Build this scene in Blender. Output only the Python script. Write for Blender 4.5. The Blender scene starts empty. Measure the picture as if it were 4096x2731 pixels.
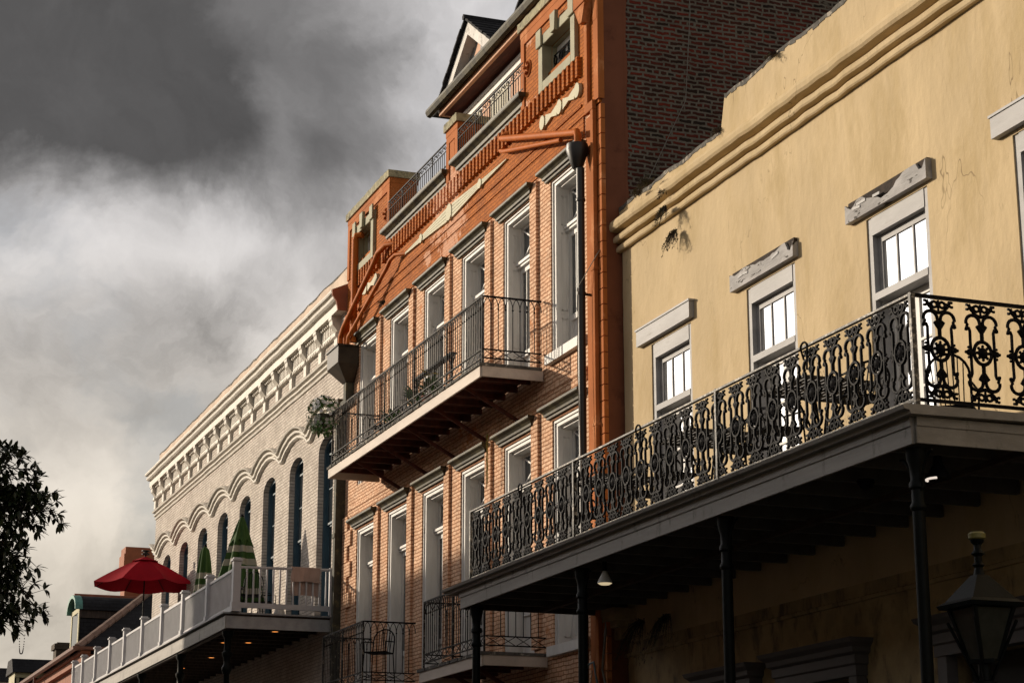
import bpy, math, random
from mathutils import Vector, Matrix
random.seed(7)
SC = bpy.context.scene
COL = SC.collection
R = math.radians
PI = math.pi

# ------------------------------------------------------------------ camera
cam = bpy.data.cameras.new('camera')
cam.sensor_width = 36.0
cam.lens = 70.03
cam.clip_end = 3000
cam.clip_start = 0.1
co = bpy.data.objects.new('camera', cam)
COL.objects.link(co)
PITCH, YAW = R(14.885), R(20.448)
fwd = Vector((-math.cos(YAW) * math.cos(PITCH), math.sin(YAW) * math.cos(PITCH), math.sin(PITCH)))
co.location = (0, 0, 1.65)
co.rotation_euler = fwd.to_track_quat('-Z', 'Y').to_euler()
SC.camera = co
SC.view_settings.view_transform = 'Standard'
SC.view_settings.look = 'None'
SC.view_settings.exposure = 0.0
SC.view_settings.gamma = 1.0
SC.view_settings.use_curve_mapping = False
SC.render.resolution_x, SC.render.resolution_y = 1024, 682

# ------------------------------------------------------------------ sun and sky
SUN_EL = R(15.5)
SUN_DIR = Vector((-math.cos(SUN_EL) * math.cos(R(42)), -math.cos(SUN_EL) * math.sin(R(42)), math.sin(SUN_EL)))
sl = bpy.data.lights.new('sun', 'SUN')
sl.energy = 4.25
sl.angle = R(0.9)
sl.color = (1.0, 0.85, 0.66)
so = bpy.data.objects.new('sun', sl)
COL.objects.link(so)
so.rotation_euler = SUN_DIR.to_track_quat('Z', 'Y').to_euler()
so.location = SUN_DIR * 60

world = bpy.data.worlds.new('World')
SC.world = world
world.use_nodes = True
wt = world.node_tree
wt.nodes.clear()


class NT:
    def __init__(s, tree): s.t = tree
    def n(s, typ, **kw):
        nd = s.t.nodes.new(typ)
        for k, v in kw.items(): setattr(nd, k, v)
        return nd
    def put(s, sock, val):
        if isinstance(val, bpy.types.NodeSocket): s.t.links.new(val, sock)
        elif val is not None: sock.default_value = val
    def math(s, op, a, b=None, c=None, clamp=False):
        nd = s.n('ShaderNodeMath', operation=op, use_clamp=clamp)
        s.put(nd.inputs[0], a); s.put(nd.inputs[1], b)
        if c is not None: s.put(nd.inputs[2], c)
        return nd.outputs[0]
    def vmath(s, op, a, b=None):
        nd = s.n('ShaderNodeVectorMath', operation=op)
        s.put(nd.inputs[0], a); s.put(nd.inputs[1], b)
        return nd.outputs['Value'] if op in ('DOT_PRODUCT', 'LENGTH') else nd.outputs[0]
    def scale(s, a, k):
        nd = s.n('ShaderNodeVectorMath', operation='SCALE')
        s.put(nd.inputs[0], a); s.put(nd.inputs['Scale'], k)
        return nd.outputs[0]
    def mix(s, f, a, b, blend='MIX'):
        nd = s.n('ShaderNodeMix', data_type='RGBA', blend_type=blend)
        s.put(nd.inputs[0], f)
        s.put(nd.inputs[6], a if not isinstance(a, tuple) else (*a[:3], 1))
        s.put(nd.inputs[7], b if not isinstance(b, tuple) else (*b[:3], 1))
        return nd.outputs[2]
    def noise(s, vec, scale, detail=3, rough=.5, dist=0.0, out='Fac'):
        nd = s.n('ShaderNodeTexNoise')
        s.put(nd.inputs['Vector'], vec); nd.inputs['Scale'].default_value = scale
        nd.inputs['Detail'].default_value = detail; nd.inputs['Roughness'].default_value = rough
        nd.inputs['Distortion'].default_value = dist
        return nd.outputs[out]
    def smooth(s, x, a, b, lo=0.0, hi=1.0):
        nd = s.n('ShaderNodeMapRange', interpolation_type='SMOOTHSTEP')
        s.put(nd.inputs[0], x)
        nd.inputs[1].default_value = a; nd.inputs[2].default_value = b
        nd.inputs[3].default_value = lo; nd.inputs[4].default_value = hi
        return nd.outputs[0]


W = NT(wt)
tc = W.n('ShaderNodeTexCoord')
dirn = W.vmath('NORMALIZE', tc.outputs['Generated'])
nz = W.noise(dirn, 9.0, 7, .6, 0.3, 'Color')
nzc = W.vmath('SUBTRACT', nz, (.5, .5, .5))
warp = W.vmath('NORMALIZE', W.vmath('ADD', dirn, W.scale(nzc, 0.09)))
# cloud masses: (direction, radius deg, softness, amount added to brightness)
blobs = [
    ((-0.9385, 0.085, 0.334), 1.3, 1.5, -0.20), ((-0.931, 0.145, 0.334), 1.2, 1.5, -0.13), ((-0.9185, 0.215, 0.330), 1.1, 1.6, -0.10),
    ((-0.925, 0.085, 0.390), 3.0, 4.0, -0.26), ((-0.930, 0.050, 0.362), 2.6, 2.6, -0.18), ((-0.915, 0.150, 0.375), 2.2, 2.8, -0.14),
    ((-0.900, 0.215, 0.385), 2.6, 3.0, -0.20), ((-0.902, 0.225, 0.350), 2.0, 2.0, -0.12), ((-0.9272, 0.165, 0.340), 1.8, 1.6, -0.14),
    ((-0.87, 0.12, 0.47), 6, 4, -0.28), ((-0.880, 0.250, 0.415), 1.8, 2.0, -0.12),
    ((-0.908, 0.262, 0.322), 1.6, 1.8, -0.18), ((-0.900, 0.285, 0.305), 1.2, 1.6, -0.10),
    ((-0.9483, 0.1095, 0.2978), 1.7, 1.5, 0.12), ((-0.9400, 0.170, 0.300), 1.0, 1.3, 0.10), ((-0.937, 0.20, 0.298), 1.0, 1.5, 0.06),
    ((-0.9360, 0.2077, 0.2782), .5, 1.0, -0.20), ((-0.9497, 0.1712, 0.2622), .7, 1.2, -0.14),
    ((-0.930, 0.250, 0.270), .6, 1.0, -0.14),
    ((-0.9613, 0.1141, 0.2509), 1.0, 1.5, -0.12), ((-0.966, 0.1275, 0.222), 1.2, 1.8, -0.10), ((-0.953, 0.175, 0.240), 1.0, 1.5, -0.08),
    ((-0.9785, 0.1323, 0.158), 1.0, 1.6, 0.26), ((-0.968, 0.175, 0.180), 1.0, 1.5, 0.12), ((-0.896, 0.255, 0.365), 1.2, 1.6, -0.12), ((-0.938, 0.235, 0.25), .8, 1.4, .12),
    ((-0.9846, 0.1248, 0.1223), 1.0, 1.3, -0.14), ((-0.979, 0.160, 0.135), .7, 1.1, -0.12),
]
acc = 0.92
for c, r0, sft, amt in blobs:
    cv = Vector(c).normalized()
    d = W.vmath('DOT_PRODUCT', warp, tuple(cv))
    acc = W.math('ADD', acc, W.smooth(d, math.cos(R(r0 + sft)), math.cos(R(max(.1, r0 - sft * .6))), 0, amt))
# the deck overhead and behind is heavy, the low western sky round the sun is bright
sep = W.n('ShaderNodeSeparateXYZ'); W.put(sep.inputs[0], dirn)
zen = W.smooth(sep.outputs[2], 0.42, 0.60, 0.0, -0.42)
east = W.smooth(sep.outputs[0], -0.70, 0.10, 0.0, -0.14)
glow = W.smooth(W.vmath('DOT_PRODUCT', warp, tuple(SUN_DIR.normalized())), math.cos(R(24)), math.cos(R(6)), 0, .9)
glow2 = W.smooth(W.vmath('DOT_PRODUCT', warp, tuple(Vector((-.885, -.375, .24)).normalized())), math.cos(R(14)), math.cos(R(6)), 0, .7)
acc = W.math('ADD', acc, zen); acc = W.math('ADD', acc, east)
f1 = W.noise(warp, 7.0, 12, .63, .35)
f2 = W.noise(warp, 19.0, 8, .6, .3)
# billows show where the cloud is bright, the heavy deck is smooth
amp = W.smooth(acc, .30, .70, .25, 1.0)
tex = W.math('ADD', W.math('MULTIPLY', W.math('SUBTRACT', f1, .5), .95), W.math('MULTIPLY', W.math('SUBTRACT', f2, .5), .55))
acc = W.math('ADD', acc, W.math('MULTIPLY', tex, amp))
acc = W.math('MAXIMUM', acc, W.math('ADD', .27, W.math('MULTIPLY', tex, .16)))
lum = W.math('POWER', acc, 2.0)
lum = W.math('MULTIPLY', W.math('SUBTRACT', 1.0, W.math('POWER', 2.71828, W.math('MULTIPLY', lum, -1.5))), 0.94)
lum = W.math('ADD', lum, W.math('MULTIPLY', W.math('ADD', glow, glow2), 1.6))
warmth = W.smooth(sep.outputs[2], 0.12, 0.36, 0, 1)
tint = W.mix(warmth, (1.0, .90, .76), (0.985, 0.955, 0.955))
cx = W.n('ShaderNodeCombineXYZ')
for i in range(3): W.put(cx.inputs[i], lum)
cloudcol = W.vmath('MULTIPLY', tint, cx.outputs[0])
sky = W.n('ShaderNodeTexSky', sky_type='NISHITA', sun_disc=False)
sky.sun_elevation = SUN_EL
sky.sun_rotation = math.atan2(SUN_DIR.x, SUN_DIR.y)
skyc = W.scale(sky.outputs[0], 0.06)
gap = W.math('SUBTRACT', 1.0, W.math('MULTIPLY', W.smooth(W.noise(warp, 6.0, 6, .6), .48, .64, 0.0, 0.30), W.smooth(acc, .50, .80)))
fin = W.mix(gap, skyc, cloudcol)
bg = W.n('ShaderNodeBackground'); W.put(bg.inputs[0], fin); bg.inputs[1].default_value = 1.0
wo = W.n('ShaderNodeOutputWorld'); wt.links.new(bg.outputs[0], wo.inputs[0])

# ------------------------------------------------------------------ materials
def base_mat(name):
    m = bpy.data.materials.new(name); m.use_nodes = True
    t = m.node_tree; N = NT(t)
    return m, N, t.nodes['Principled BSDF']


def M(name, col, rough=.7, var=.18, ns=3.0, bump=.15, bs=25.0, stretch=(1, 1, 1), col2=None, thr=.6, s2=2.0, soft=.06, metal=0.0, spec=.5, stretch2=None, col3=None, thr3=.62, s3=7.0, bd=.01, cracks=None):
    m, N, B = base_mat(name)
    g = N.n('ShaderNodeNewGeometry').outputs['Position']
    p = N.vmath('MULTIPLY', g, stretch)
    n1 = N.noise(p, ns, 6, .6)
    lo = tuple(c * (1 - var) for c in col); hi = tuple(min(1, c * (1 + var)) for c in col)
    c = N.mix(N.smooth(n1, .3, .7), lo, hi)
    if col2:
        p2 = N.vmath('MULTIPLY', g, stretch2 or stretch)
        n2 = N.noise(p2, s2, 8, .65, .2)
        c = N.mix(N.smooth(n2, thr - soft, thr + soft), c, col2)
    if cracks:
        q1 = N.noise(N.vmath('MULTIPLY', g, (1.0, 1.0, .35)), .55, 5, .55, .5)
        ln = N.smooth(N.math('ABSOLUTE', N.math('SUBTRACT', q1, .47)), .0006, .0022, 1, 0)
        mk = N.smooth(N.noise(g, .6, 3, .5), .46, .60)
        c = N.mix(N.math('MULTIPLY', N.math('MULTIPLY', ln, mk), .75), c, cracks)
    if col3:
        n3 = N.noise(g, s3, 8, .7, .4)
        c = N.mix(N.smooth(n3, thr3 - .02, thr3 + .02), c, col3)
    N.put(B.inputs['Base Color'], c)
    B.inputs['Roughness'].default_value = rough
    B.inputs['Metallic'].default_value = metal
    B.inputs['Specular IOR Level'].default_value = spec
    if bump:
        bn = N.n('ShaderNodeBump'); bn.inputs['Strength'].default_value = bump; bn.inputs['Distance'].default_value = bd
        N.put(bn.inputs['Height'], N.noise(p, bs, 5, .6)); N.put(B.inputs['Normal'], bn.outputs[0])
    return m


def brick(name, c1, c2, mortar, plane='xz', bump=.6, col2=None, thr=.6, s2=1.2, wear=None, wthr=.6, rough=.8, bw=.21, bh=.072, ms=.006, dark=None, bd=.012, clusters=None):
    m, N, B = base_mat(name)
    g = N.n('ShaderNodeNewGeometry').outputs['Position']
    sp = N.n('ShaderNodeSeparateXYZ'); N.put(sp.inputs[0], g)
    jit = N.vmath('SUBTRACT', N.noise(g, 5.0, 3, .6, 0, 'Color'), (.5, .5, .5))
    cb = N.n('ShaderNodeCombineXYZ')
    N.put(cb.inputs[0], sp.outputs[0] if plane == 'xz' else sp.outputs[1]); N.put(cb.inputs[1], sp.outputs[2])
    v = N.vmath('ADD', cb.outputs[0], N.scale(jit, .075 if plane == 'yz' else .05))
    br = N.n('ShaderNodeTexBrick')
    br.offset = .5
    if plane == 'yz' and clusters: br.squash = .52; br.squash_frequency = 6
    br.inputs['Scale'].default_value = 1.0
    br.inputs['Brick Width'].default_value = bw; br.inputs['Row Height'].default_value = bh
    br.inputs['Mortar Size'].default_value = ms; br.inputs['Mortar Smooth'].default_value = .35
    br.inputs['Bias'].default_value = 0.0
    N.put(br.inputs['Vector'], v)
    br.inputs['Color1'].default_value = (*c1, 1); br.inputs['Color2'].default_value = (*c2, 1); br.inputs['Mortar'].default_value = (*mortar, 1)
    c = br.outputs['Color']
    if clusters:
        n0 = N.noise(g, .55, 4, .6)
        c = N.mix(N.math('MULTIPLY', N.smooth(n0, .45, .62), N.math('SUBTRACT', 1.0, br.outputs['Fac'])), c, N.mix(.55, c, clusters))
    n1 = N.noise(g, 2.2, 7, .65)
    c = N.mix(N.smooth(n1, .35, .7, .0, .45), c, N.mix(1.0, c, (.45, .42, .40), 'MULTIPLY')) if dark is None else N.mix(N.smooth(n1, .3, .65, 0, .9), c, dark)
    if col2:
        n2 = N.noise(g, s2, 8, .7, .3)
        c = N.mix(N.smooth(n2, thr - .03, thr + .03), c, col2)
    if wear:   # a list of (centre x, centre z, rx, rz): where the paint has flaked
        ww = None
        n3 = N.noise(g, 5.5, 9, .75, .2)
        for (wx, wz, rx, rz) in wear[1]:
            dx = N.math('DIVIDE', N.math('SUBTRACT', sp.outputs[0], wx), rx)
            dz = N.math('DIVIDE', N.math('SUBTRACT', sp.outputs[2], wz), rz)
            q = N.math('SUBTRACT', 1.0, N.math('ADD', N.math('MULTIPLY', dx, dx), N.math('MULTIPLY', dz, dz)), clamp=True)
            ww = q if ww is None else N.math('MAXIMUM', ww, q)
        k = N.smooth(N.math('ADD', N.math('MULTIPLY', ww, .34), N.math('MULTIPLY', n3, 1.35)), .86, .93)
        c = N.mix(k, c, wear[0])
    N.put(B.inputs['Base Color'], c)
    B.inputs['Roughness'].default_value = rough
    B.inputs['Specular IOR Level'].default_value = .15
    bn = N.n('ShaderNodeBump'); bn.inputs['Strength'].default_value = bump; bn.inputs['Distance'].default_value = bd
    inv = N.math('SUBTRACT', 1.0, br.outputs['Fac'])
    # each brick stands a little in or out of the wall
    pb = N.math('MULTIPLY', N.noise(N.vmath('MULTIPLY', g, (4.7, 4.7, 13.9)), 1.0, 1, .5), .9)
    h = N.math('ADD', N.math('ADD', inv, pb), N.math('MULTIPLY', N.noise(g, 38, 5, .6), .55))
    N.put(bn.inputs['Height'], h); N.put(B.inputs['Normal'], bn.outputs[0])
    return m


MT = {}
PEACH = (.66, .35, .22)
WEAR = (PEACH, [(-35.7, 14.75, 1.5, .75), (-36.2, 14.2, .9, .5), (-35.2, 13.95, 1.0, .35), (-33.2, 14.95, 3.0, .16), (-37.8, 14.95, 2.8, .16), (-31.2, 16.3, .9, .35), (-35.6, 13.62, .9, .35), (-37.0, 13.7, .35, .25)])
MT['orange_hi'] = brick('orange_painted_brick', (.52, .158, .022), (.43, .125, .017), (.30, .082, .012), wear=WEAR, bump=.9, bd=.016, ms=.008)
MT['orange_lo'] = brick('orange_painted_brick_sun_tone', (.93, .63, .43), (.85, .52, .33), (.46, .20, .095), bump=1.0, bd=.024, ms=.010, col2=(.62, .25, .10), thr=.63, s2=.9)  # paler than the frieze brick, mostly sun and bounce light put into the colour
MT['orange_flat'] = M('orange_smooth_render', (.42, .135, .038), .8, .14, 1.2, .25, 40, col2=(.58, .24, .10), thr=.60, s2=1.4, spec=.12, col3=(.20, .070, .03), thr3=.67, s3=3.0)
MT['orange_pipe'] = M('orange_painted_pipe', (.46, .125, .022), .6, .12, 5, .05, 60, spec=.1)
MT['side_stucco'] = M('brown_orange_stucco', (.19, .070, .038), .85, .12, 1.5, .25, 45, col2=(.14, .05, .028), thr=.62, spec=.15)
MT['side_brick'] = brick('old_dark_brick', (.185, .030, .017), (.032, .021, .014), (.185, .16, .125), 'yz', bump=1.0, bw=.25, bh=.080, ms=.021, dark=None, clusters=(.016, .013, .010), bd=.03, col2=(.15, .13, .10), thr=.66, s2=2.4)
MT['white_brick'] = brick('white_painted_brick', (.73, .66, .59), (.63, .56, .495), (.36, .315, .275), bump=1.0, bd=.022, bw=.24, bh=.082, ms=.009)
MT['white_mould'] = M('white_painted_moulding', (.58, .54, .475), .6, .12, 3, .35, 30, col2=(.24, .24, .22), thr=.70, s2=3)
MT['cap_pink'] = M('pinkish_parapet_render', (.60, .47, .37), .85, .14, 2, .2, 30)
MT['yellow'] = M('yellow_stucco', (.575, .45, .275), .85, .08, .8, .6, 7, (1, 1, .6), spec=.15, col2=(.485, .37, .205), thr=.56, s2=.9, soft=.12, stretch2=(1.2, 1, .5), bd=.025, cracks=(.20, .145, .08), col3=(.40, .30, .165), thr3=.70, s3=2.2)
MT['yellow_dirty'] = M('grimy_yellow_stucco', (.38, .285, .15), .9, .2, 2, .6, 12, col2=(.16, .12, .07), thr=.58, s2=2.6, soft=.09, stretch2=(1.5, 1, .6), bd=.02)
MT['coping_dark'] = M('blackened_coping', (.10, .095, .085), .95, .4, 6, .8, 20, col2=(.40, .36, .30), thr=.6, s2=9)
MT['wood_white'] = M('white_paint_wood', (.66, .65, .63), .55, .10, 4, .25, 30, (1, 1, .25), col2=(.36, .35, .33), thr=.68, s2=5, soft=.05)
MT['barge'] = M('flaking_cream_barge_board', (.62, .60, .57), .7, .12, 4, .3, 30, col2=(.30, .28, .25), thr=.62, s2=7)
MT['wood_grey'] = M('grey_weathered_paint_wood', (.32, .318, .325), .6, .15, 4, .35, 30, (.25, 1, 1), col2=(.20, .19, .18), thr=.66, s2=6)
MT['lintel_worn'] = M('flaking_grey_timber', (.34, .33, .33), .75, .25, 5, .9, 14, (.3, 1, 1), col2=(.025, .018, .014), thr=.60, s2=7, soft=.012, stretch2=(.5, 1, 1.6), bd=.02)
MT['fascia'] = M('greige_fascia_board', (.27, .25, .225), .6, .16, 3, .3, 26, (.2, 1, 2.5), col2=(.14, .13, .115), thr=.62, s2=5, stretch2=(1.2, 1, .5))
MT['fascia_peach'] = M('peeling_cream_fascia', (.60, .52, .45), .7, .12, 3, .3, 20, (.3, 1, 1), col2=(.10, .075, .055), thr=.70, s2=4, stretch2=(1, 1, .35), soft=.02)
MT['white_rail'] = M('white_painted_railing', (.42, .42, .445), .5, .08, 3, .1, 30)
MT['wood_dark'] = M('dark_rotten_wood', (.035, .024, .018), .95, .5, 9, .8, 20)
MT['soffit_red'] = M('dark_red_boards', (.090, .022, .012), .8, .35, 2, .3, 20, (1, 6, 1))
MT['soffit_dk'] = M('dark_ceiling_boards', (.050, .034, .026), .8, .4, 2, .3, 20, (1, 8, 1))  # dark tone stands in for the deep shade under the galleries
MT['joist'] = M('dull_joist_paint', (.105, .098, .088), .8, .2, 4, .2, 20)
MT['iron'] = M('black_cast_iron', (.004, .004, .006), .55, .3, 20, .3, 80, metal=.0, spec=.07)
MT['iron_rust'] = M('weathered_white_flecked_iron', (.035, .032, .028), .55, .4, 12, .4, 60, col2=(.42, .38, .32), thr=.56, s2=18, soft=.05)
MT['iron_pale'] = M('pale_worn_iron', (.014, .012, .011), .6, .3, 14, .3, 60, spec=.1, col2=(.26, .22, .18), thr=.60, s2=14, soft=.05)
MT['iron_post'] = M('dark_green_iron_column', (.0035, .005, .005), .5, .3, 8, .2, 40, spec=.12)
MT['olive'] = M('olive_metal_cornice', (.085, .074, .040), .55, .3, 4, .25, 25, (.3, 1, 1), col2=(.035, .030, .018), thr=.52, s2=3, stretch2=(1.5, 1, .4), spec=.25)
MT['lichen'] = M('pale_lichen_coping', (.33, .30, .19), .9, .3, 7, .5, 25, col2=(.10, .09, .06), thr=.6, s2=6)
MT['sage'] = M('sage_stone_trim', (.33, .315, .21), .75, .12, 3, .25, 25, col2=(.20, .185, .12), thr=.66, s2=5)
MT['sage_light'] = M('pale_sage_ornament', (.50, .47, .32), .7, .08, 3, .15, 25)
MT['glass'] = M('dark_window_glass', (.030, .034, .038), .04, .3, 2, 0, spec=.9)
MT['glass_curtain'] = M('curtained_door_glass', (.085, .092, .098), .12, .3, 4, .0, spec=.5)
MT['glass_bright'] = M('mirror_tinted_glass', (.80, .80, .80), .03, .02, 1, .0, metal=.92)
MT['glass_mid'] = M('sky_reflecting_glass', (.16, .17, .18), .05, .1, 1, .0, metal=.6)
MT['teal'] = M('teal_blue_window_paint', (.035, .085, .125), .5, .15, 3, .2, 30)
MT['slate'] = brick('slate_roof', (.032, .032, .036), (.022, .022, .025), (.010, .010, .011), 'yz', bump=.6, bw=.30, bh=.16, ms=.008)
MT['slate_x'] = brick('slate_roof_front', (.034, .034, .038), (.024, .024, .028), (.010, .010, .011), 'xz', bump=.6, bw=.30, bh=.13, ms=.008)
MT['tile_red'] = M('terracotta_ridge_tile', (.27, .085, .045), .8, .2, 3, .3, 20)
MT['tile_pink'] = M('weathered_hip_tile', (.21, .135, .105), .85, .2, 3, .3, 20)
MT['copper'] = M('verdigris_copper', (.10, .26, .22), .6, .25, 6, .3, 20)
MT['gutter'] = M('rust_brown_gutter', (.15, .052, .028), .45, .2, 3, .1, 30)
MT['pipe_black'] = M('black_downpipe', (.013, .010, .010), .45, .2, 4, .08, 30)
MT['box_bronze'] = M('bronze_rainhead', (.035, .024, .014), .5, .3, 4, .15, 30, spec=.25)
MT['umb_red'] = M('crimson_canvas', (.29, .003, .012), .9, .08, 4, .15, 60, spec=.1)
MT['umb_green'] = M('green_canvas', (.030, .078, .009), .85, .12, 4, .2, 60)
MT['umb_cream'] = M('cream_canvas_stripe', (.34, .32, .25), .85, .08, 4, .2, 60)
MT['towel'] = M('dusty_pink_towel', (.40, .285, .245), .95, .08, 6, .6, 120)
MT['asphalt'] = M('asphalt', (.05, .05, .05), .9, .2, 2, .3, 60)
MT['paving'] = M('grey_flagstone', (.16, .15, .135), .9, .2, 2, .3, 30)
MT['bark'] = M('grey_brown_bark', (.05, .042, .034), .9, .3, 8, .6, 25)
MT['leaf'] = M('dark_glossy_leaf', (.022, .034, .010), .45, .35, 9, .1, 30, col2=(.060, .048, .018), thr=.66, s2=4)
MT['leaf2'] = M('mid_green_leaf', (.060, .145, .028), .6, .35, 9, .1, 30)
MT['fern'] = M('dry_fern', (.060, .055, .024), .8, .4, 14, .1, 30, col2=(.05, .030, .030), thr=.52, s2=9)
MT['petal'] = M('white_petal', (.72, .72, .70), .7, .05, 6, .05, 30)
MT['yel_petal'] = M('yellow_petal', (.60, .42, .02), .7, .05, 6, .05, 30)
MT['bead_p'] = M('dark_purple_bead', (.035, .012, .045), .3, .1, 6, 0)
MT['bead_y'] = M('gold_bead', (.55, .36, .05), .3, .1, 6, 0, metal=.5)
MT['bead_g'] = M('green_bead', (.03, .12, .05), .3, .1, 6, 0)
MT['cream_wall'] = M('cream_painted_boards', (.42, .38, .22), .7, .1, 3, .2, 30)
MT['brown_wall'] = M('red_brown_render', (.30, .115, .065), .85, .15, 2, .3, 30)
MT['old_chimney'] = brick('mossy_chimney_brick', (.11, .085, .06), (.07, .055, .04), (.16, .14, .11), 'xz', bump=.8, ms=.01)
MT['red_chimney'] = M('painted_red_brown_chimney', (.33, .105, .045), .8, .12, 3, .3, 30)
MT['bulb_white'] = M('frosted_lamp_body', (.42, .41, .38), .5, .1, 8, .1, 30)
MT['bar_wood'] = M('dark_metal_mesh', (.020, .016, .014), .6, .3, 30, .4, 80)
MT['cushion'] = M('blue_grey_plastic', (.20, .23, .27), .6, .1, 6, .1, 30)
MT['sage_cap'] = MT['lichen']
MT['louver'] = M('cream_louver_boards', (.45, .42, .32), .7, .12, 4, .2, 30)
MT['peach_board'] = M('peach_painted_board', (.60, .33, .20), .75, .08, 3, .1, 30)
MT['drain_wood'] = M('mossy_dark_drainpipe', (.045, .043, .028), .8, .4, 5, .5, 30, col2=(.13, .11, .05), thr=.62, s2=6)
MT['wire'] = M('pale_cable', (.20, .18, .15), .6, .1, 6, 0)
MT['cable_blue'] = M('pale_blue_cable', (.16, .24, .27), .6, .1, 6, 0)
MT['stone_dk'] = M('grey_painted_entablature', (.075, .068, .068), .6, .15, 4, .2, 30, (.3, 1, 1))
MT['lamp_glass'] = M('dim_lantern_glass', (.030, .032, .026), .2, .2, 5, .05, 30, spec=.3)
MT['lamp_cap'] = M('yellow_green_photocell', (.17, .15, .04), .5, .1, 6, .05, 30)
MT['label_white'] = M('white_sticker', (.5, .5, .5), .6, .05, 6, 0)
MT['curtain'] = M('interior_dark', (.03, .028, .026), .9, .2, 3, 0)


def emit(name, col, strength):
    m, N, B = base_mat(name)
    B.inputs['Base Color'].default_value = (*col, 1)
    B.inputs['Emission Color'].default_value = (*col, 1)
    B.inputs['Emission Strength'].default_value = strength
    return m


MT['lit_orange'] = emit('lit_downlight_lens', (1.0, .32, .06), 1.2)
MT['glow_pale'] = emit('pale_flood_lens', (1.0, .80, .48), .55)  # weak pale emission for the flood bulb lens
MT['rim_glint'] = emit('rim_glint_emission', (1.0, .86, .74), .8)  # lamp is off; emission stands in for light caught by its rim

# ------------------------------------------------------------------ object helpers
WLOC = {}


def tag(o, label=None, cat=None, group=None, kind=None):
    if label: o['label'] = label
    if cat: o['category'] = cat
    if group: o['group'] = group
    if kind: o['kind'] = kind
    return o


def empty(name, loc, label, cat, group=None):
    o = bpy.data.objects.new(name, None); COL.objects.link(o)
    o.location = loc; o.empty_display_size = .3
    WLOC[o.name] = Vector(loc)
    return tag(o, label, cat, group)


def children(o): return [c for c in bpy.data.objects if c.parent == o]


def copy_tree(o, off=(0, 0, 0), parent=None):
    c = o.copy(); COL.objects.link(c)
    if parent is not None: c.parent = parent
    c.location = Vector(o.location) + Vector(off)
    WLOC[c.name] = WLOC.get(o.name, Vector((0, 0, 0))) + Vector(off)
    for ch in children(o):
        copy_tree(ch, (0, 0, 0), c)
    return c


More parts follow.
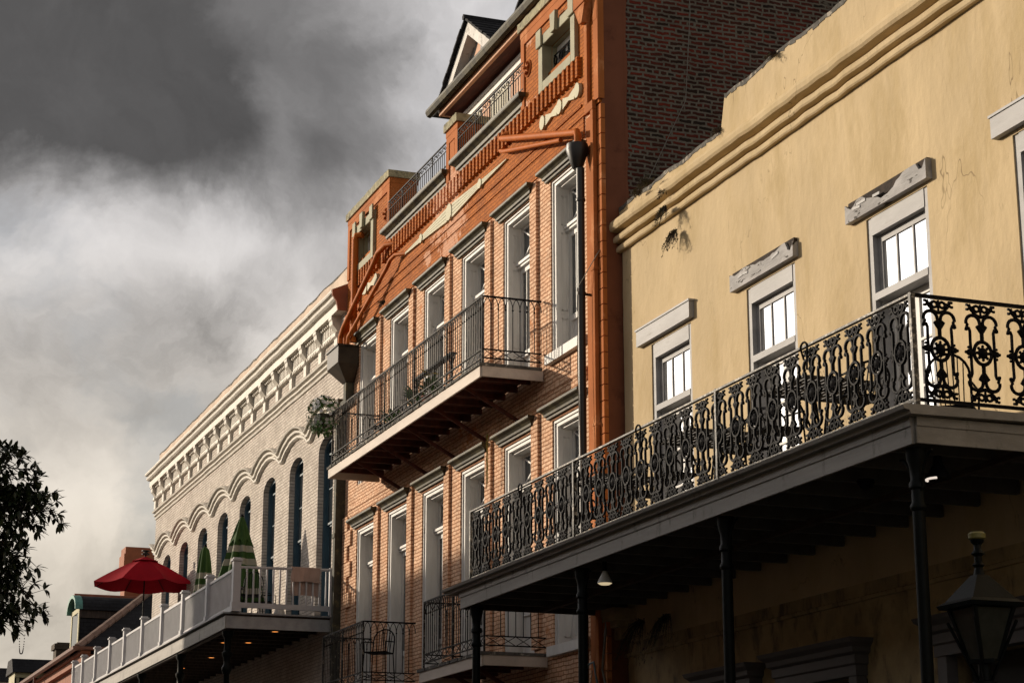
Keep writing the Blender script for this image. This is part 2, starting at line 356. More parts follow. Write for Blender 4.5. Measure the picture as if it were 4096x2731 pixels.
class MB:
    def __init__(s): s.v = []; s.f = []; s.m = []; s.cm = 0
    def add(s, vs, fs):
        b = len(s.v); s.v += [tuple(p) for p in vs]
        s.f += [tuple(b + i for i in f) for f in fs]; s.m += [s.cm] * len(fs)
        return s
    def box(s, x0, x1, y0, y1, z0, z1):
        if x0 > x1: x0, x1 = x1, x0
        if y0 > y1: y0, y1 = y1, y0
        if z0 > z1: z0, z1 = z1, z0
        return s.add([(x0, y0, z0), (x1, y0, z0), (x1, y1, z0), (x0, y1, z0), (x0, y0, z1), (x1, y0, z1), (x1, y1, z1), (x0, y1, z1)],
                     [(0, 3, 2, 1), (4, 5, 6, 7), (0, 1, 5, 4), (1, 2, 6, 5), (2, 3, 7, 6), (3, 0, 4, 7)])
    def prism(s, pts, axis, a0, a1):
        """pts: closed 2D polygon; axis 'x': pts are (y,z); 'y': (x,z); 'z': (x,y)"""
        if axis == 'x': mk = lambda p, a: (a, p[0], p[1])
        elif axis == 'y': mk = lambda p, a: (p[0], a, p[1])
        else: mk = lambda p, a: (p[0], p[1], a)
        n = len(pts)
        vs = [mk(p, a0) for p in pts] + [mk(p, a1) for p in pts]
        fs = [(i, (i + 1) % n, n + (i + 1) % n, n + i) for i in range(n)] + [tuple(range(n))[::-1], tuple(range(n, 2 * n))]
        return s.add(vs, fs)
    def tube(s, path, r, n=6, closed=False, r2=None):
        P = [Vector(p) for p in path]; m = len(P)
        if m < 2: return s
        vs = []; fs = []
        ref = None
        for i, p in enumerate(P):
            if closed: t = P[(i + 1) % m] - P[i - 1]
            else: t = P[min(i + 1, m - 1)] - P[max(i - 1, 0)]
            if t.length < 1e-9: t = Vector((0, 0, 1))
            t.normalize()
            if ref is None:
                ref = Vector((0, 1, 0)) if abs(t.y) < .9 else Vector((1, 0, 0))
            u = ref - t * ref.dot(t)
            if u.length < 1e-4: u = t.orthogonal()
            u.normalize(); w = t.cross(u); ref = u
            rr = r if r2 is None else r + (r2 - r) * i / (m - 1)
            for k in range(n):
                a = 2 * PI * (k + .5) / n
                vs.append(p + (u * math.cos(a) + w * math.sin(a)) * rr)
        for i in range(m if closed else m - 1):
            j = (i + 1) % m
            for k in range(n):
                fs.append((i * n + k, i * n + (k + 1) % n, j * n + (k + 1) % n, j * n + k))
        if not closed:
            fs.append(tuple(range(n))[::-1]); fs.append(tuple((m - 1) * n + k for k in range(n)))
        return s.add(vs, fs)
    def bar(s, a, b, w, h):
        """rectangular bar from a to b; w horizontal width, h other size"""
        a = Vector(a); b = Vector(b); t = (b - a).normalized()
        up = Vector((0, 0, 1)) if abs(t.z) < .9 else Vector((0, 1, 0))
        u = t.cross(up).normalized() * (w / 2); k = u.cross(t).normalized() * (h / 2)
        vs = [a - u - k, a + u - k, a + u + k, a - u + k, b - u - k, b + u - k, b + u + k, b - u + k]
        return s.add(vs, [(0, 1, 2, 3), (7, 6, 5, 4), (0, 4, 5, 1), (1, 5, 6, 2), (2, 6, 7, 3), (3, 7, 4, 0)])
    def lathe(s, prof, c, n=16, axis='z'):
        vs = []; fs = []
        c = Vector(c)
        for (r, z) in prof:
            for k in range(n):
                a = 2 * PI * k / n
                q = (r * math.cos(a), r * math.sin(a), z) if axis == 'z' else (r * math.cos(a), z, r * math.sin(a))
                vs.append(c + Vector(q))
        for i in range(len(prof) - 1):
            for k in range(n):
                fs.append((i * n + k, i * n + (k + 1) % n, (i + 1) * n + (k + 1) % n, (i + 1) * n + k))
        fs.append(tuple(range(n))[::-1]); fs.append(tuple((len(prof) - 1) * n + k for k in range(n)))
        return s.add(vs, fs)
    def ball(s, c, r, n=8):
        return s.lathe([(r * math.sin(PI * i / 6) + 1e-4, -r * math.cos(PI * i / 6)) for i in range(7)], c, n)
    def sweep(s, path, prof, wob=0.0, capends=True):
        """path: (x,z) points in the wall plane; prof: closed list of (out towards -Y, normal offset)"""
        P = [Vector((p[0], p[1])) for p in path]; m = len(P); n = len(prof); vs = []; fs = []
        for i, p in enumerate(P):
            t = P[min(i + 1, m - 1)] - P[max(i - 1, 0)]; t.normalize()
            nn = Vector((-t.y, t.x))
            w1 = random.uniform(-wob, wob); w2 = random.uniform(-wob, wob)
            for (o, k) in prof:
                vs.append((p.x + nn.x * k, s.Y - o - (w1 if o > 0 else 0), p.y + nn.y * k + w2))
        for i in range(m - 1):
            for k in range(n):
                fs.append((i * n + k, i * n + (k + 1) % n, (i + 1) * n + (k + 1) % n, (i + 1) * n + k))
        if capends: fs.append(tuple(range(n))[::-1]); fs.append(tuple((m - 1) * n + k for k in range(n)))
        return s.add(vs, fs)
    def build(s, name, mats, parent=None, loc=None, world=True, smooth=False, label=None, bevel=0.0):
        """world=True: vertices are world coordinates; they are made local to the parent chain"""
        off = Vector((0, 0, 0))
        if loc is not None: off = Vector(loc)
        elif parent is not None and world: off = WLOC[parent.name]
        me = bpy.data.meshes.new(name)
        vs = [(p[0] - off.x, p[1] - off.y, p[2] - off.z) for p in s.v] if world else s.v
        me.from_pydata(vs, [], s.f)
        if not isinstance(mats, (list, tuple)): mats = [mats]
        for mm in mats: me.materials.append(MT[mm] if isinstance(mm, str) else mm)
        me.polygons.foreach_set('material_index', s.m)
        if smooth: me.polygons.foreach_set('use_smooth', [True] * len(me.polygons))
        me.update()
        o = bpy.data.objects.new(name, me); COL.objects.link(o)
        if parent is not None:
            o.parent = parent
            if world:
                if loc is not None:
                    o.location = off - WLOC[parent.name]
                WLOC[o.name] = off.copy()
            else:
                WLOC[o.name] = WLOC[parent.name].copy()
        else:
            if world: o.location = off
            WLOC[o.name] = Vector(o.location)
        if smooth:
            md = o.modifiers.new('es', 'EDGE_SPLIT'); md.split_angle = R(40)
        if bevel:
            md = o.modifiers.new('bv', 'BEVEL'); md.width = bevel; md.segments = 1; md.limit_method = 'ANGLE'
        if label: o['label'] = label
        return o


def wall_grid(mb, x0, x1, z0, z1, y0, y1, holes):
    """solid wall slab with rectangular holes (hx0,hx1,hz0,hz1)"""
    xs = sorted(set([x0, x1] + [h[0] for h in holes] + [h[1] for h in holes]))
    xs = [x for x in xs if x0 <= x <= x1]
    for a, b in zip(xs[:-1], xs[1:]):
        mid = (a + b) / 2
        cuts = sorted([(h[2], h[3]) for h in holes if h[0] < mid < h[1]])
        z = z0
        for (c, d) in cuts:
            if c > z: mb.box(a, b, y0, y1, z, min(c, z1))
            z = max(z, d)
        if z < z1: mb.box(a, b, y0, y1, z, z1)


def rough_line(x0, x1, z, step, amp):
    n = max(2, int(abs(x1 - x0) / step)); return [(x0 + (x1 - x0) * i / n, z + random.uniform(-amp, amp)) for i in range(n + 1)]


exec_order = []

# ------------------------------------------------------------------ ground
def structure(name, mb, mat):
    o = mb.build(name, mat); o['kind'] = 'structure'; return o


structure('ground', MB().box(-400, 200, -200, 300, -.6, -.02), 'paving')
structure('road', MB().box(-400, 200, -1.5, 8.2, -.019, .0), 'asphalt')
structure('pavement', MB().box(-400, 200, 8.2, 12.0, -.0185, .14), 'paving')

# ------------------------------------------------------------------ orange building
OX = -36.0
orange = empty('townhouse', (OX, 12.0, .14), 'tall orange painted brick townhouse with an attic, balustrades and white framed doors', 'building')
UP_L = [-30.29 - 2.352 * k for k in range(6)]          # left edges of the openings
LO_L = [-30.26 - 2.348 * k for k in range(6)]
OW = 1.49
UP_B, UP_T, LO_B, LO_T, GR_B, GR_T = 9.93, 13.16, 5.12, 8.92, .2, 4.3
holes_lo = [(x, x + OW, LO_B, LO_T) for x in LO_L] + [(x, x + OW, .3, 4.2) for x in LO_L]
holes_up = [(x, x + OW, UP_B, UP_T) for x in UP_L]
w = MB()
wall_grid(w, -42.98, -28.0, .14, 13.78, 12.0, 12.45, holes_lo + holes_up)
# raised brick strip beside each opening and the steps between storeys
for xs, zb, zt in ((UP_L, 9.95, 13.36), (LO_L, 5.2, 9.16)):
    for i, x in enumerate(xs):
        if i == 0: continue
        w.box(x + OW, x + OW + .31, 11.945, 12.0, zb, zt)
w.box(-42.6, -28.7, 11.975, 12.0, 9.27, 9.42)
w.box(-42.6, -28.7, 11.96, 12.0, 9.42, 9.50)
# framed panels between the storeys
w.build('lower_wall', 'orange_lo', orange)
w = MB()
# belt course and frieze above the upper doors
w.box(-42.98, -28.0, 11.955, 12.45, 13.78, 14.86)
w.box(-42.98, -28.72, 11.975, 12.0, 13.42, 13.78)
w.box(-42.98, -28.0, 12.0, 12.45, 14.86, 15.20)
for k in range(57):
    x = -40.06 + k * .2005
    if x < -28.8: w.box(x, x + .085, 11.88, 11.955, 14.50, 14.86)
for k in range(10):
    x = -42.30 + k * .2005
    w.box(x, x + .085, 11.88, 11.955, 14.50, 14.86)
w.box(-42.98, -28.72, 11.93, 11.955, 13.95, 14.0)
w.build('frieze', 'orange_hi', orange)


def block(x0, x1, ztop, depth, hole=None, cap=True):
    w = MB()
    hs = [hole] if hole else []
    wall_grid(w, x0, x1, 14.862, ztop - .18, 11.955, 12.0 + depth, hs)
    # recessed brick panel border: raised smooth strips
    w.build('parapet_block', 'orange_hi', orange)
    s = MB()
    s.box(x0 - .02, x1 + .02, 11.92, 12.03 + depth, ztop - .30, ztop - .179)
    s.box(x0, x0 + .16, 11.925, 11.955, 14.90, ztop - .30)
    s.box(x1 - .16, x1, 11.925, 11.955, 15.25, ztop - .30)
    s.box(x0 + .16, x1 - .16, 11.925, 11.955, ztop - .46, ztop - .30)
    s.box(x1 + .0, x1 + .012, 11.96, 12.0 + depth, 15.2, ztop - .30)
    s.build('parapet_moulding', 'orange_flat', orange)
    c = MB(); n = 24
    top = [(x0 - .06 + (x1 - x0 + .12) * i / n, ztop - .01 + random.uniform(-.015, .015)) for i in range(n + 1)]
    c.prism([(x0 - .06, ztop - .18), (x1 + .06, ztop - .18)] + top[::-1], 'y', 11.88, 12.06 + depth)
    c.build('parapet_coping', 'lichen', orange)


block(-42.98, -39.68, 16.55, .55, (-42.12, -40.95, 15.02, 15.78))
block(-35.76, -35.08, 16.18, .55)
block(-31.53, -28.0, 16.6, .42, (-30.36, -29.05, 15.02, 15.72))
# little niche in the centre pier
MB().box(-35.58, -35.3, 11.94, 11.954, 15.35, 15.75).build('pier_panel', 'orange_flat', orange)


def attic_window(x0, x1, zb, zt, grille):
    f = MB()
    t = .19
    Y = 11.955
    f.box(x0 - t, x0 + .003, Y - .07, Y + .12, zb - .17, zt + t); f.box(x1 - .003, x1 + t, Y - .07, Y + .12, zb - .17, zt + t)
    f.box(x0, x1, Y - .07, Y + .12, zt - .003, zt + t); f.box(x0, x1, Y - .07, Y + .12, zb - .17, zb + .003)
    f.box(x0 - t - .03, x0 + .02, Y - .11, Y - .071, zt - .02, zt + t + .12)
    f.box(x1 - .02, x1 + t + .03, Y - .11, Y - .071, zt - .02, zt + t + .12)
    xc = (x0 + x1) / 2
    f.prism([(xc - .09, zt - .02), (xc + .09, zt - .02), (xc + .13, zt + .34), (xc - .13, zt + .34)], 'y', Y - .14, Y - .071)
    f.box(x0 + .002, x0 + .022, Y + .12, 12.41, zb + .002, zt - .002); f.box(x0 + .022, x1 - .022, Y + .12, 12.41, zt - .022, zt - .002); f.box(x0 + .022, x1 - .022, Y + .12, 12.41, zb + .002, zb + .022)
    f.box(x1 - .022, x1 - .002, Y + .12, 12.41, zb + .002, zt - .002)
    fo = f.build('window', 'sage', orange, bevel=.008)
    s = MB(); y = 12.16
    s.box(x0 + .023, x0 + .09, y, y + .06, zb + .023, zt - .023); s.box(x1 - .09, x1 - .023, y, y + .06, zb + .02, zt - .02)
    s.box(x0 + .09, x1 - .09, y, y + .06, zt - .14, zt - .02); s.box(x0 + .09, x1 - .09, y, y + .06, zb + .02, zb + .1)
    s.build('sash', 'wood_white', fo)
    MB().box(x0 + .09, x1 - .09, y + .03, y + .05, zb + .1, zt - .14).build('pane', 'glass', fo)
    if grille:
        g = MB(); yy = y - .06
        for zz in (zb + .12, zb + .30, zb + .50): g.tube([(x0 + .05, yy, zz), (x1 - .05, yy, zz)], .014, 5)
        for xx in (x0 + .1, x0 + .35, x0 + .75, x1 - .12):
            for zz in (zb + .2, zb + .4):
                g.tube([(xx + .07 * math.cos(a), yy, zz + .07 * math.sin(a)) for a in [i * PI / 5 for i in range(10)]], .013, 5, closed=True)
        for zz in (zb + .2, zb + .4):
            g.lathe([(.001, -.02), (.05, -.01), (.05, .01), (.001, .02)], (xc, yy, zz), 8, 'y')
        g.build('grille', 'iron', fo)


attic_window(-42.12, -40.95, 15.02, 15.78, False)
attic_window(-30.36, -29.05, 15.02, 15.72, True)

# fluted fans and discs on the frieze
def disc(x, z, rx, rz, y=11.955):
    m = MB(); n = 20
    m.prism([(x + rx * math.cos(2 * PI * k / n), z + rz * math.sin(2 * PI * k / n)) for k in range(n)], 'y', y - .06, y)
    return m


def fan(x0, h0, x1, h1, z):
    m = MB(); nn = 4
    for k in range(nn):
        a = -1 + 2 * k / nn; b = -1 + 2 * (k + .86) / nn
        m.prism([(x0, z + h0 * a), (x1, z + h1 * a), (x1, z + h1 * b), (x0, z + h0 * b)], 'y', 11.91, 11.955)
    return m


for sg in (-1, 1):
    fan(-35.5 + sg * .16, .15, -35.5 + sg * 1.72, .065, 14.24).build('ornament_fan', 'sage_light', orange)
    fan(-35.5 + sg * 1.9, .055, -35.5 + sg * 3.25, .008, 14.24).build('ornament_fan', 'sage_light', orange)
    disc(-35.5 + sg * 1.81, 14.24, .10, .095).build('ornament_disc', 'sage_light', orange)
disc(-35.5, 14.24, .17, .17).build('ornament_disc', 'sage_light', orange)
for c in (-29.62, -41.35):
    for dx in (-.80, 0, .80):
        disc(c + dx, 14.28, .115, .13).build('ornament_disc', 'sage_light', orange)
    for sg in (-1, 1):
        m = MB()
        m.prism([(c + sg * .14, 14.28 - .10), (c + sg * .40, 14.28 - .035), (c + sg * .66, 14.28 - .10), (c + sg * .66, 14.28 + .10), (c + sg * .40, 14.28 + .035), (c + sg * .14, 14.28 + .10)][::sg], 'y', 11.91, 11.955)
        m.build('ornament_fan', 'sage_light', orange)
# star shaped wall anchors
for x, z in ((-31.22, 15.62), (-39.95, 15.6)):
    m = MB()
    m.prism([(x + (.12 if k % 2 == 0 else .05) * math.sin(k * PI / 5), z + (.12 if k % 2 == 0 else .05) * math.cos(k * PI / 5)) for k in range(10)], 'y', 11.90, 11.955)
    m.tube([(x + .15 * math.cos(k * PI / 8), 11.94, z + .15 * math.sin(k * PI / 8)) for k in range(16)], .015, 5, closed=True)
    m.lathe([(.03, -.05), (.03, 0)], (x, 11.90, z), 6, 'y')
    m.build('wall_anchor', 'orange_flat', orange)

CROWN = [(0, 0), (.05, 0), (.05, .035), (.085, .05), (.09, .09), (.12, .125), (.165, .15), (.175, .165), (.175, .205), (.0, .225)]


def cornice(x0, x1, z, k, name, mat, parent, Y=12.0, prof=CROWN, ret=True):
    """moulded hood with returned ends that follow the profile"""
    m = MB(); vs = []; n = len(prof)
    omax = max(p[0] for p in prof)
    for (xx, sg) in ((x0, -1), (x1, 1)):
        for (o, h) in prof:
            vs.append((xx + sg * (o - omax) * k if ret else xx, Y - o * k, z + h * k))
    fs = [(i, (i + 1) % n, n + (i + 1) % n, n + i) for i in range(n)] + [tuple(range(n))[::-1], tuple(range(n, 2 * n))]
    m.add(vs, fs)
    # end blocks: the returned profile back to the wall
    return m.build(name, mat, parent)


def hood(x0, x1, z, k, name, parent, Y=12.0, prof=CROWN, mat='olive'):
    """crown moulding: front run, two mitred returns"""
    m = MB(); n = len(prof)
    omax = max(p[0] for p in prof) * k
    vs = []
    for (o, h) in prof: vs.append((x0 + omax - o * k, Y, z + h * k))
    for (o, h) in prof: vs.append((x0 + omax - o * k, Y - o * k, z + h * k))
    for (o, h) in prof: vs.append((x1 - omax + o * k, Y - o * k, z + h * k))
    for (o, h) in prof: vs.append((x1 - omax + o * k, Y, z + h * k))
    fs = []
    for s_ in range(3):
        b = s_ * n
        for i in range(n):
            j = (i + 1) % n
            fs.append((b + i, b + j, b + n + j, b + n + i))
    m.add(vs, fs)
    return m.build(name, mat, parent)


BIG = [(0, 0), (.06, 0), (.06, .05), (.10, .07), (.105, .13), (.16, .17), (.215, .20), (.225, .22), (.225, .285), (0, .30)]
for x0, x1 in ((-40.0, -35.72), (-35.28, -31.36)):
    hood(x0, x1, 14.93, 1.0, 'balustrade_cornice', orange, 11.955 + .06, [(o * .9, h) for o, h in BIG])
    # iron balustrade standing on the cornice
    g = MB(); y = 11.93
    a, b = x0 + .25, x1 - .05
    for zz, rr in ((15.30, .014), (15.62, .011), (15.80, .018)): g.tube([(a, y, zz), (b, y, zz)], rr, 4)
    nb = int((b - a) / .125)
    for i in range(nb + 1):
        x = a + (b - a) * i / nb
        g.tube([(x, y, 15.22), (x, y, 15.80 if i % 8 == 0 else 15.62)], .016 if i % 8 == 0 else .009, 4)
        if i < nb:
            sgn = 1 if i % 2 else -1
            g.tube([(x + .0625 + .045 * math.cos(t), y, 15.71 + .05 * sgn * math.sin(t) * (1 - t / 14)) for t in [q * PI / 4 for q in range(7)]], .009, 4)
    g.build('balustrade', 'iron', orange)

# attic storey set back behind the balustrade, with its eave and gables
AX0, AX1, AY = -37.2, -28.5, 12.82
a = MB(); a.box(AX0, AX1, AY, 17.0, 15.0, 17.10); a.build('attic_wall', 'wood_white', orange)
a = MB(); a.box(AX0 + .02, AX1, AY - .05, AY - .001, 16.86, 17.04); a.box(AX0 + .02, AX1, AY - .08, AY - .051, 16.97, 17.04)
a.build('attic_trim', 'wood_white', orange)
xx = AX0 + .15
pat = [('louver', .9), ('gap', .1), ('peach_board', .42), ('gap', .1), ('louver', 1.0), ('gap', .12), ('peach_board', .95), ('gap', .1), ('louver', .9), ('gap', .1), ('peach_board', .6), ('gap', .1), ('louver', .9)]
for kind, wd in pat:
    if kind != 'gap':
        a = MB()
        if kind == 'louver':
            q = 6
            for i in range(q): a.box(xx + wd * i / q, xx + wd * (i + .86) / q, AY - .03, AY - .001, 15.1, 16.78)
            a.build('shutter', 'louver', orange)
        else:
            a.box(xx, xx + wd * .49, AY - .03, AY - .001, 15.1, 16.80); a.box(xx + wd * .51, xx + wd, AY - .03, AY - .001, 15.1, 16.80)
            a.build('shutter', 'peach_board', orange)
    xx += wd
e = MB(); e.box(-37.55, -27.6, 12.46, AY, 17.11, 17.16); e.build('soffit', 'soffit_red', orange)
e = MB(); e.box(-37.62, -27.6, 12.38, 12.459, 17.10, 17.25); e.box(-37.62, -37.551, 12.46, 13.6, 17.10, 17.25)
e.build('eave_fascia', 'peach_board', orange)
e = MB()
e.prism([(12.38, 17.24), (12.30, 17.18), (12.23, 17.20), (12.19, 17.28), (12.20, 17.345), (12.22, 17.345), (12.38, 17.345)], 'x', -38.0, -27.6)
e.build('eave_gutter', 'olive', orange)
# main roof slope behind the gutter
e = MB(); e.prism([(12.38, 17.25), (12.38, 17.35), (17.5, 18.3), (17.5, 17.25)], 'x', -37.62, -28.0); e.build('roof', 'slate_x', orange)


def gable(xc, hw, zb, za, yf=12.52):
    p = lambda x, z: (x, z)
    th = .09
    # tympanum (recessed), barge boards (proud), roof slabs
    t = MB(); t.prism([(xc - hw + .1, zb), (xc + hw - .1, zb), (xc, za - .08)], 'y', yf + .24, yf + .30)
    t.prism([(xc - hw * .62, zb + .02), (xc - hw * .10, za - .42), (xc - hw * .10 - .05, za - .42), (xc - hw * .62 - .07, zb + .02)], 'y', yf + .21, yf + .239)
    t.build('gable_tympanum', 'wood_grey', orange)
    b = MB()
    for sg in (-1, 1):
        f = [(xc + sg * (hw + .0), zb - .02), (xc, za - .02), (xc, za - .30), (xc + sg * (hw - .42), zb - .02)]
        b.prism(f[::sg], 'y', yf, yf + .04)
        f = [(xc + sg * (hw - .42), zb), (xc, za - .30), (xc, za - .27), (xc + sg * (hw - .38), zb)]
        b.prism(f[::sg], 'y', yf + .04, yf + .239)
    b.build('barge_board', 'barge', orange)
    r = MB()
    for sg in (-1, 1):
        n = 9
        for i in range(n):     # courses of slates, each lapping the one below
            u0, u1 = i / n, (i + 1) / n
            ax, az = xc + sg * (hw + .12) * (1 - u0), zb - .08 + (za + .02 - zb + .08) * u0
            bx, bz = xc + sg * (hw + .12) * (1 - u1), zb - .08 + (za + .02 - zb + .08) * u1
            r.prism([(ax, az), (bx, bz), (bx, bz + .045), (ax, az + .07)][::-sg], 'y', yf - .08 + random.uniform(-.012, .012), yf + (1.6 if i < 3 else 3.2))
    r.tube([(xc, yf - .1, za + .07), (xc, yf + 3.6, za + .07)], .07, 6)
    r.build('gable_roof', 'slate', orange)
    # boarded opening with a flaking cross board
    o = MB(); o.prism([(xc - hw * .45, zb), (xc + hw * .62, zb), (xc + hw * .08, za - .45)], 'y', yf + .20, yf + .236)
    o.build('gable_shutter', 'peach_board', orange)
    o = MB(); o.box(xc - hw * .46, xc + hw * .42, yf + .14, yf + .199, zb + .10, zb + .42)
    o.box(xc + hw * .24, xc + hw * .33, yf + .12, yf + .139, zb, zb + .7)
    o.build('gable_board', 'lintel_worn', orange)


gable(-36.22, 1.92, 17.40, 18.72)
gable(-31.60, 1.92, 17.40, 18.72)

# party wall: brown render return, then bare brick
s = MB(); s.box(-28.35, -27.985, 12.002, 12.42, .14, 17.6)
s.build('side_return', 'side_stucco', orange)
n = 40
s = MB()
top = [(12.42 + 14.0 * i / n, 21.0) for i in range(n + 1)]
s.prism([(12.42, .14)] + [(26.0, .14), (26.0, 21.0), (12.42, 19.5)], 'x', -28.4, -27.995)
s.build('party_wall', 'side_brick', orange)
e = MB(); zz = .5                                    # ragged edge of the render over the brick
pts = [(12.40, .2)]
while zz < 17.4:
    pts.append((12.43 + random.uniform(0, .035), zz)); zz += random.uniform(.12, .35)
pts.append((12.40, 17.5))
e.prism(pts, 'x', -27.994, -27.982); e.build('render_edge', 'side_stucco', orange)
# rusticated strip of blocks on the corner and quoins at the left edge
q = MB()
zz = .4
while zz < 13.6:
    q.box(-28.12, -27.96, 11.965, 12.04, zz, zz + .245); zz += .262
q.box(-28.16, -27.97, 11.93, 12.04, 13.84, 17.0)
q.build('corner_blocks', 'orange_flat', orange)
q = MB(); zz = 5.2
k = 0
while zz < 9.1:
    q.box(-42.985, -42.34 if k % 2 == 0 else -42.6, 11.95, 12.0, zz, zz + .33); zz += .345; k += 1
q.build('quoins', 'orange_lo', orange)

# square leader on the right with its head
q = MB()
q.prism([(-28.46, 15.30), (-28.34, 15.30), (-28.20, 15.62), (-28.66, 15.62)], 'y', 11.80, 11.95); q.box(-28.66, -28.20, 11.78, 11.954, 15.621, 16.4)
q.box(-28.46, -28.34, 11.89, 11.954, 13.86, 15.3)
q.box(-28.46, -28.12, 11.885, 11.954, 13.70, 13.859)
q.box(-28.235, -28.12, 11.89, 11.96, .5, 13.70)
for zz in (10.95, 8.4, 6.0): q.box(-28.25, -28.105, 11.88, 11.97, zz, zz + .05)
q.box(-28.60, -28.161, 11.962, 11.999, .3, 13.69)
q.build('square_leader', 'orange_flat', orange, bevel=.006)
# gooseneck pipes from the roof into the black funnel
q = MB()
q.tube([(-32.0, 11.98, 14.66), (-32.1, 11.86, 14.66), (-32.2, 11.80, 14.60), (-32.0, 11.78, 14.53), (-28.68, 11.78, 13.46), (-28.54, 11.78, 13.43), (-28.50, 11.78, 13.34), (-28.50, 11.78, 13.1)], .060, 10)
q.tube([(-32.3, 11.98, 14.42), (-32.35, 11.84, 14.42), (-32.15, 11.82, 14.34), (-29.3, 11.80, 13.55)], .040, 10)
q.build('overflow_pipe', 'orange_pipe', orange, smooth=True)
q = MB()
q.lathe([(.02, 0), (.18, 0), (.19, -.10), (.09, -.40), (.072, -.42)], (-28.50, 11.77, 13.18), 20)
q.lathe([(.070, 0), (.070, -.52), (.080, -.53), (.080, -.57), (.066, -.58), (.062, -12.1)], (-28.45, 11.80, 12.76), 14)
for zz in (10.6, 7.6): q.lathe([(.075, 0), (.075, .05)], (-28.45, 11.80, zz), 12); q.box(-28.46, -28.44, 11.82, 12.0, zz, zz + .04)
q.build('downpipe', 'pipe_black', orange, smooth=True)
# pipes on the left into the bronze rain box
q = MB()
q.tube([(-39.15, 11.98, 14.70), (-39.45, 11.80, 14.73), (-39.85, 11.74, 14.66), (-40.05, 11.72, 14.50), (-42.35, 11.70, 13.62), (-42.60, 11.70, 13.45), (-42.60, 11.70, 13.2)], .062, 10)
q.tube([(-38.35, 11.98, 14.24), (-38.75, 11.80, 14.30), (-39.05, 11.78, 14.27), (-39.25, 11.77, 14.15), (-42.0, 11.72, 13.32), (-42.1, 11.72, 13.1)], .044, 10)
q.tube([(-41.9, 11.98, 15.72), (-42.02, 11.86, 15.72), (-42.02, 11.84, 15.6), (-42.02, 11.84, 13.2)], .075, 10)
q.tube([(-42.3, 11.95, 13.9), (-42.45, 11.82, 13.88), (-42.5, 11.80, 13.7), (-42.5, 11.80, 13.2)], .075, 10)
q.build('overflow_pipe', 'orange_pipe', orange, smooth=True)
q = MB()
q.box(-42.98, -42.05, 11.50, 11.98, 12.72, 13.10); q.box(-43.02, -42.01, 11.47, 11.98, 13.10, 13.14)
b0 = len(q.v)
q.add([(-42.98, 11.50, 12.72), (-42.05, 11.50, 12.72), (-42.05, 11.98, 12.72), (-42.98, 11.98, 12.72), (-42.66, 11.78, 12.36), (-42.38, 11.78, 12.36), (-42.38, 11.98, 12.36), (-42.66, 11.98, 12.36)],
      [(0, 1, 5, 4), (1, 2, 6, 5), (2, 3, 7, 6), (3, 0, 4, 7), (4, 5, 6, 7)])
q.build('rain_box', 'box_bronze', orange)
q = MB(); q.box(-42.62, -42.42, 11.80, 11.98, 11.9, 12.36)
q.box(-43.16, -42.99, 11.78, 12.0, .5, 12.1); q.box(-43.18, -42.97, 11.76, 12.02, 8.9, 9.0); q.box(-42.99, -42.40, 11.82, 11.97, 11.9, 12.0)
q.build('drainpipe', 'drain_wood', orange)


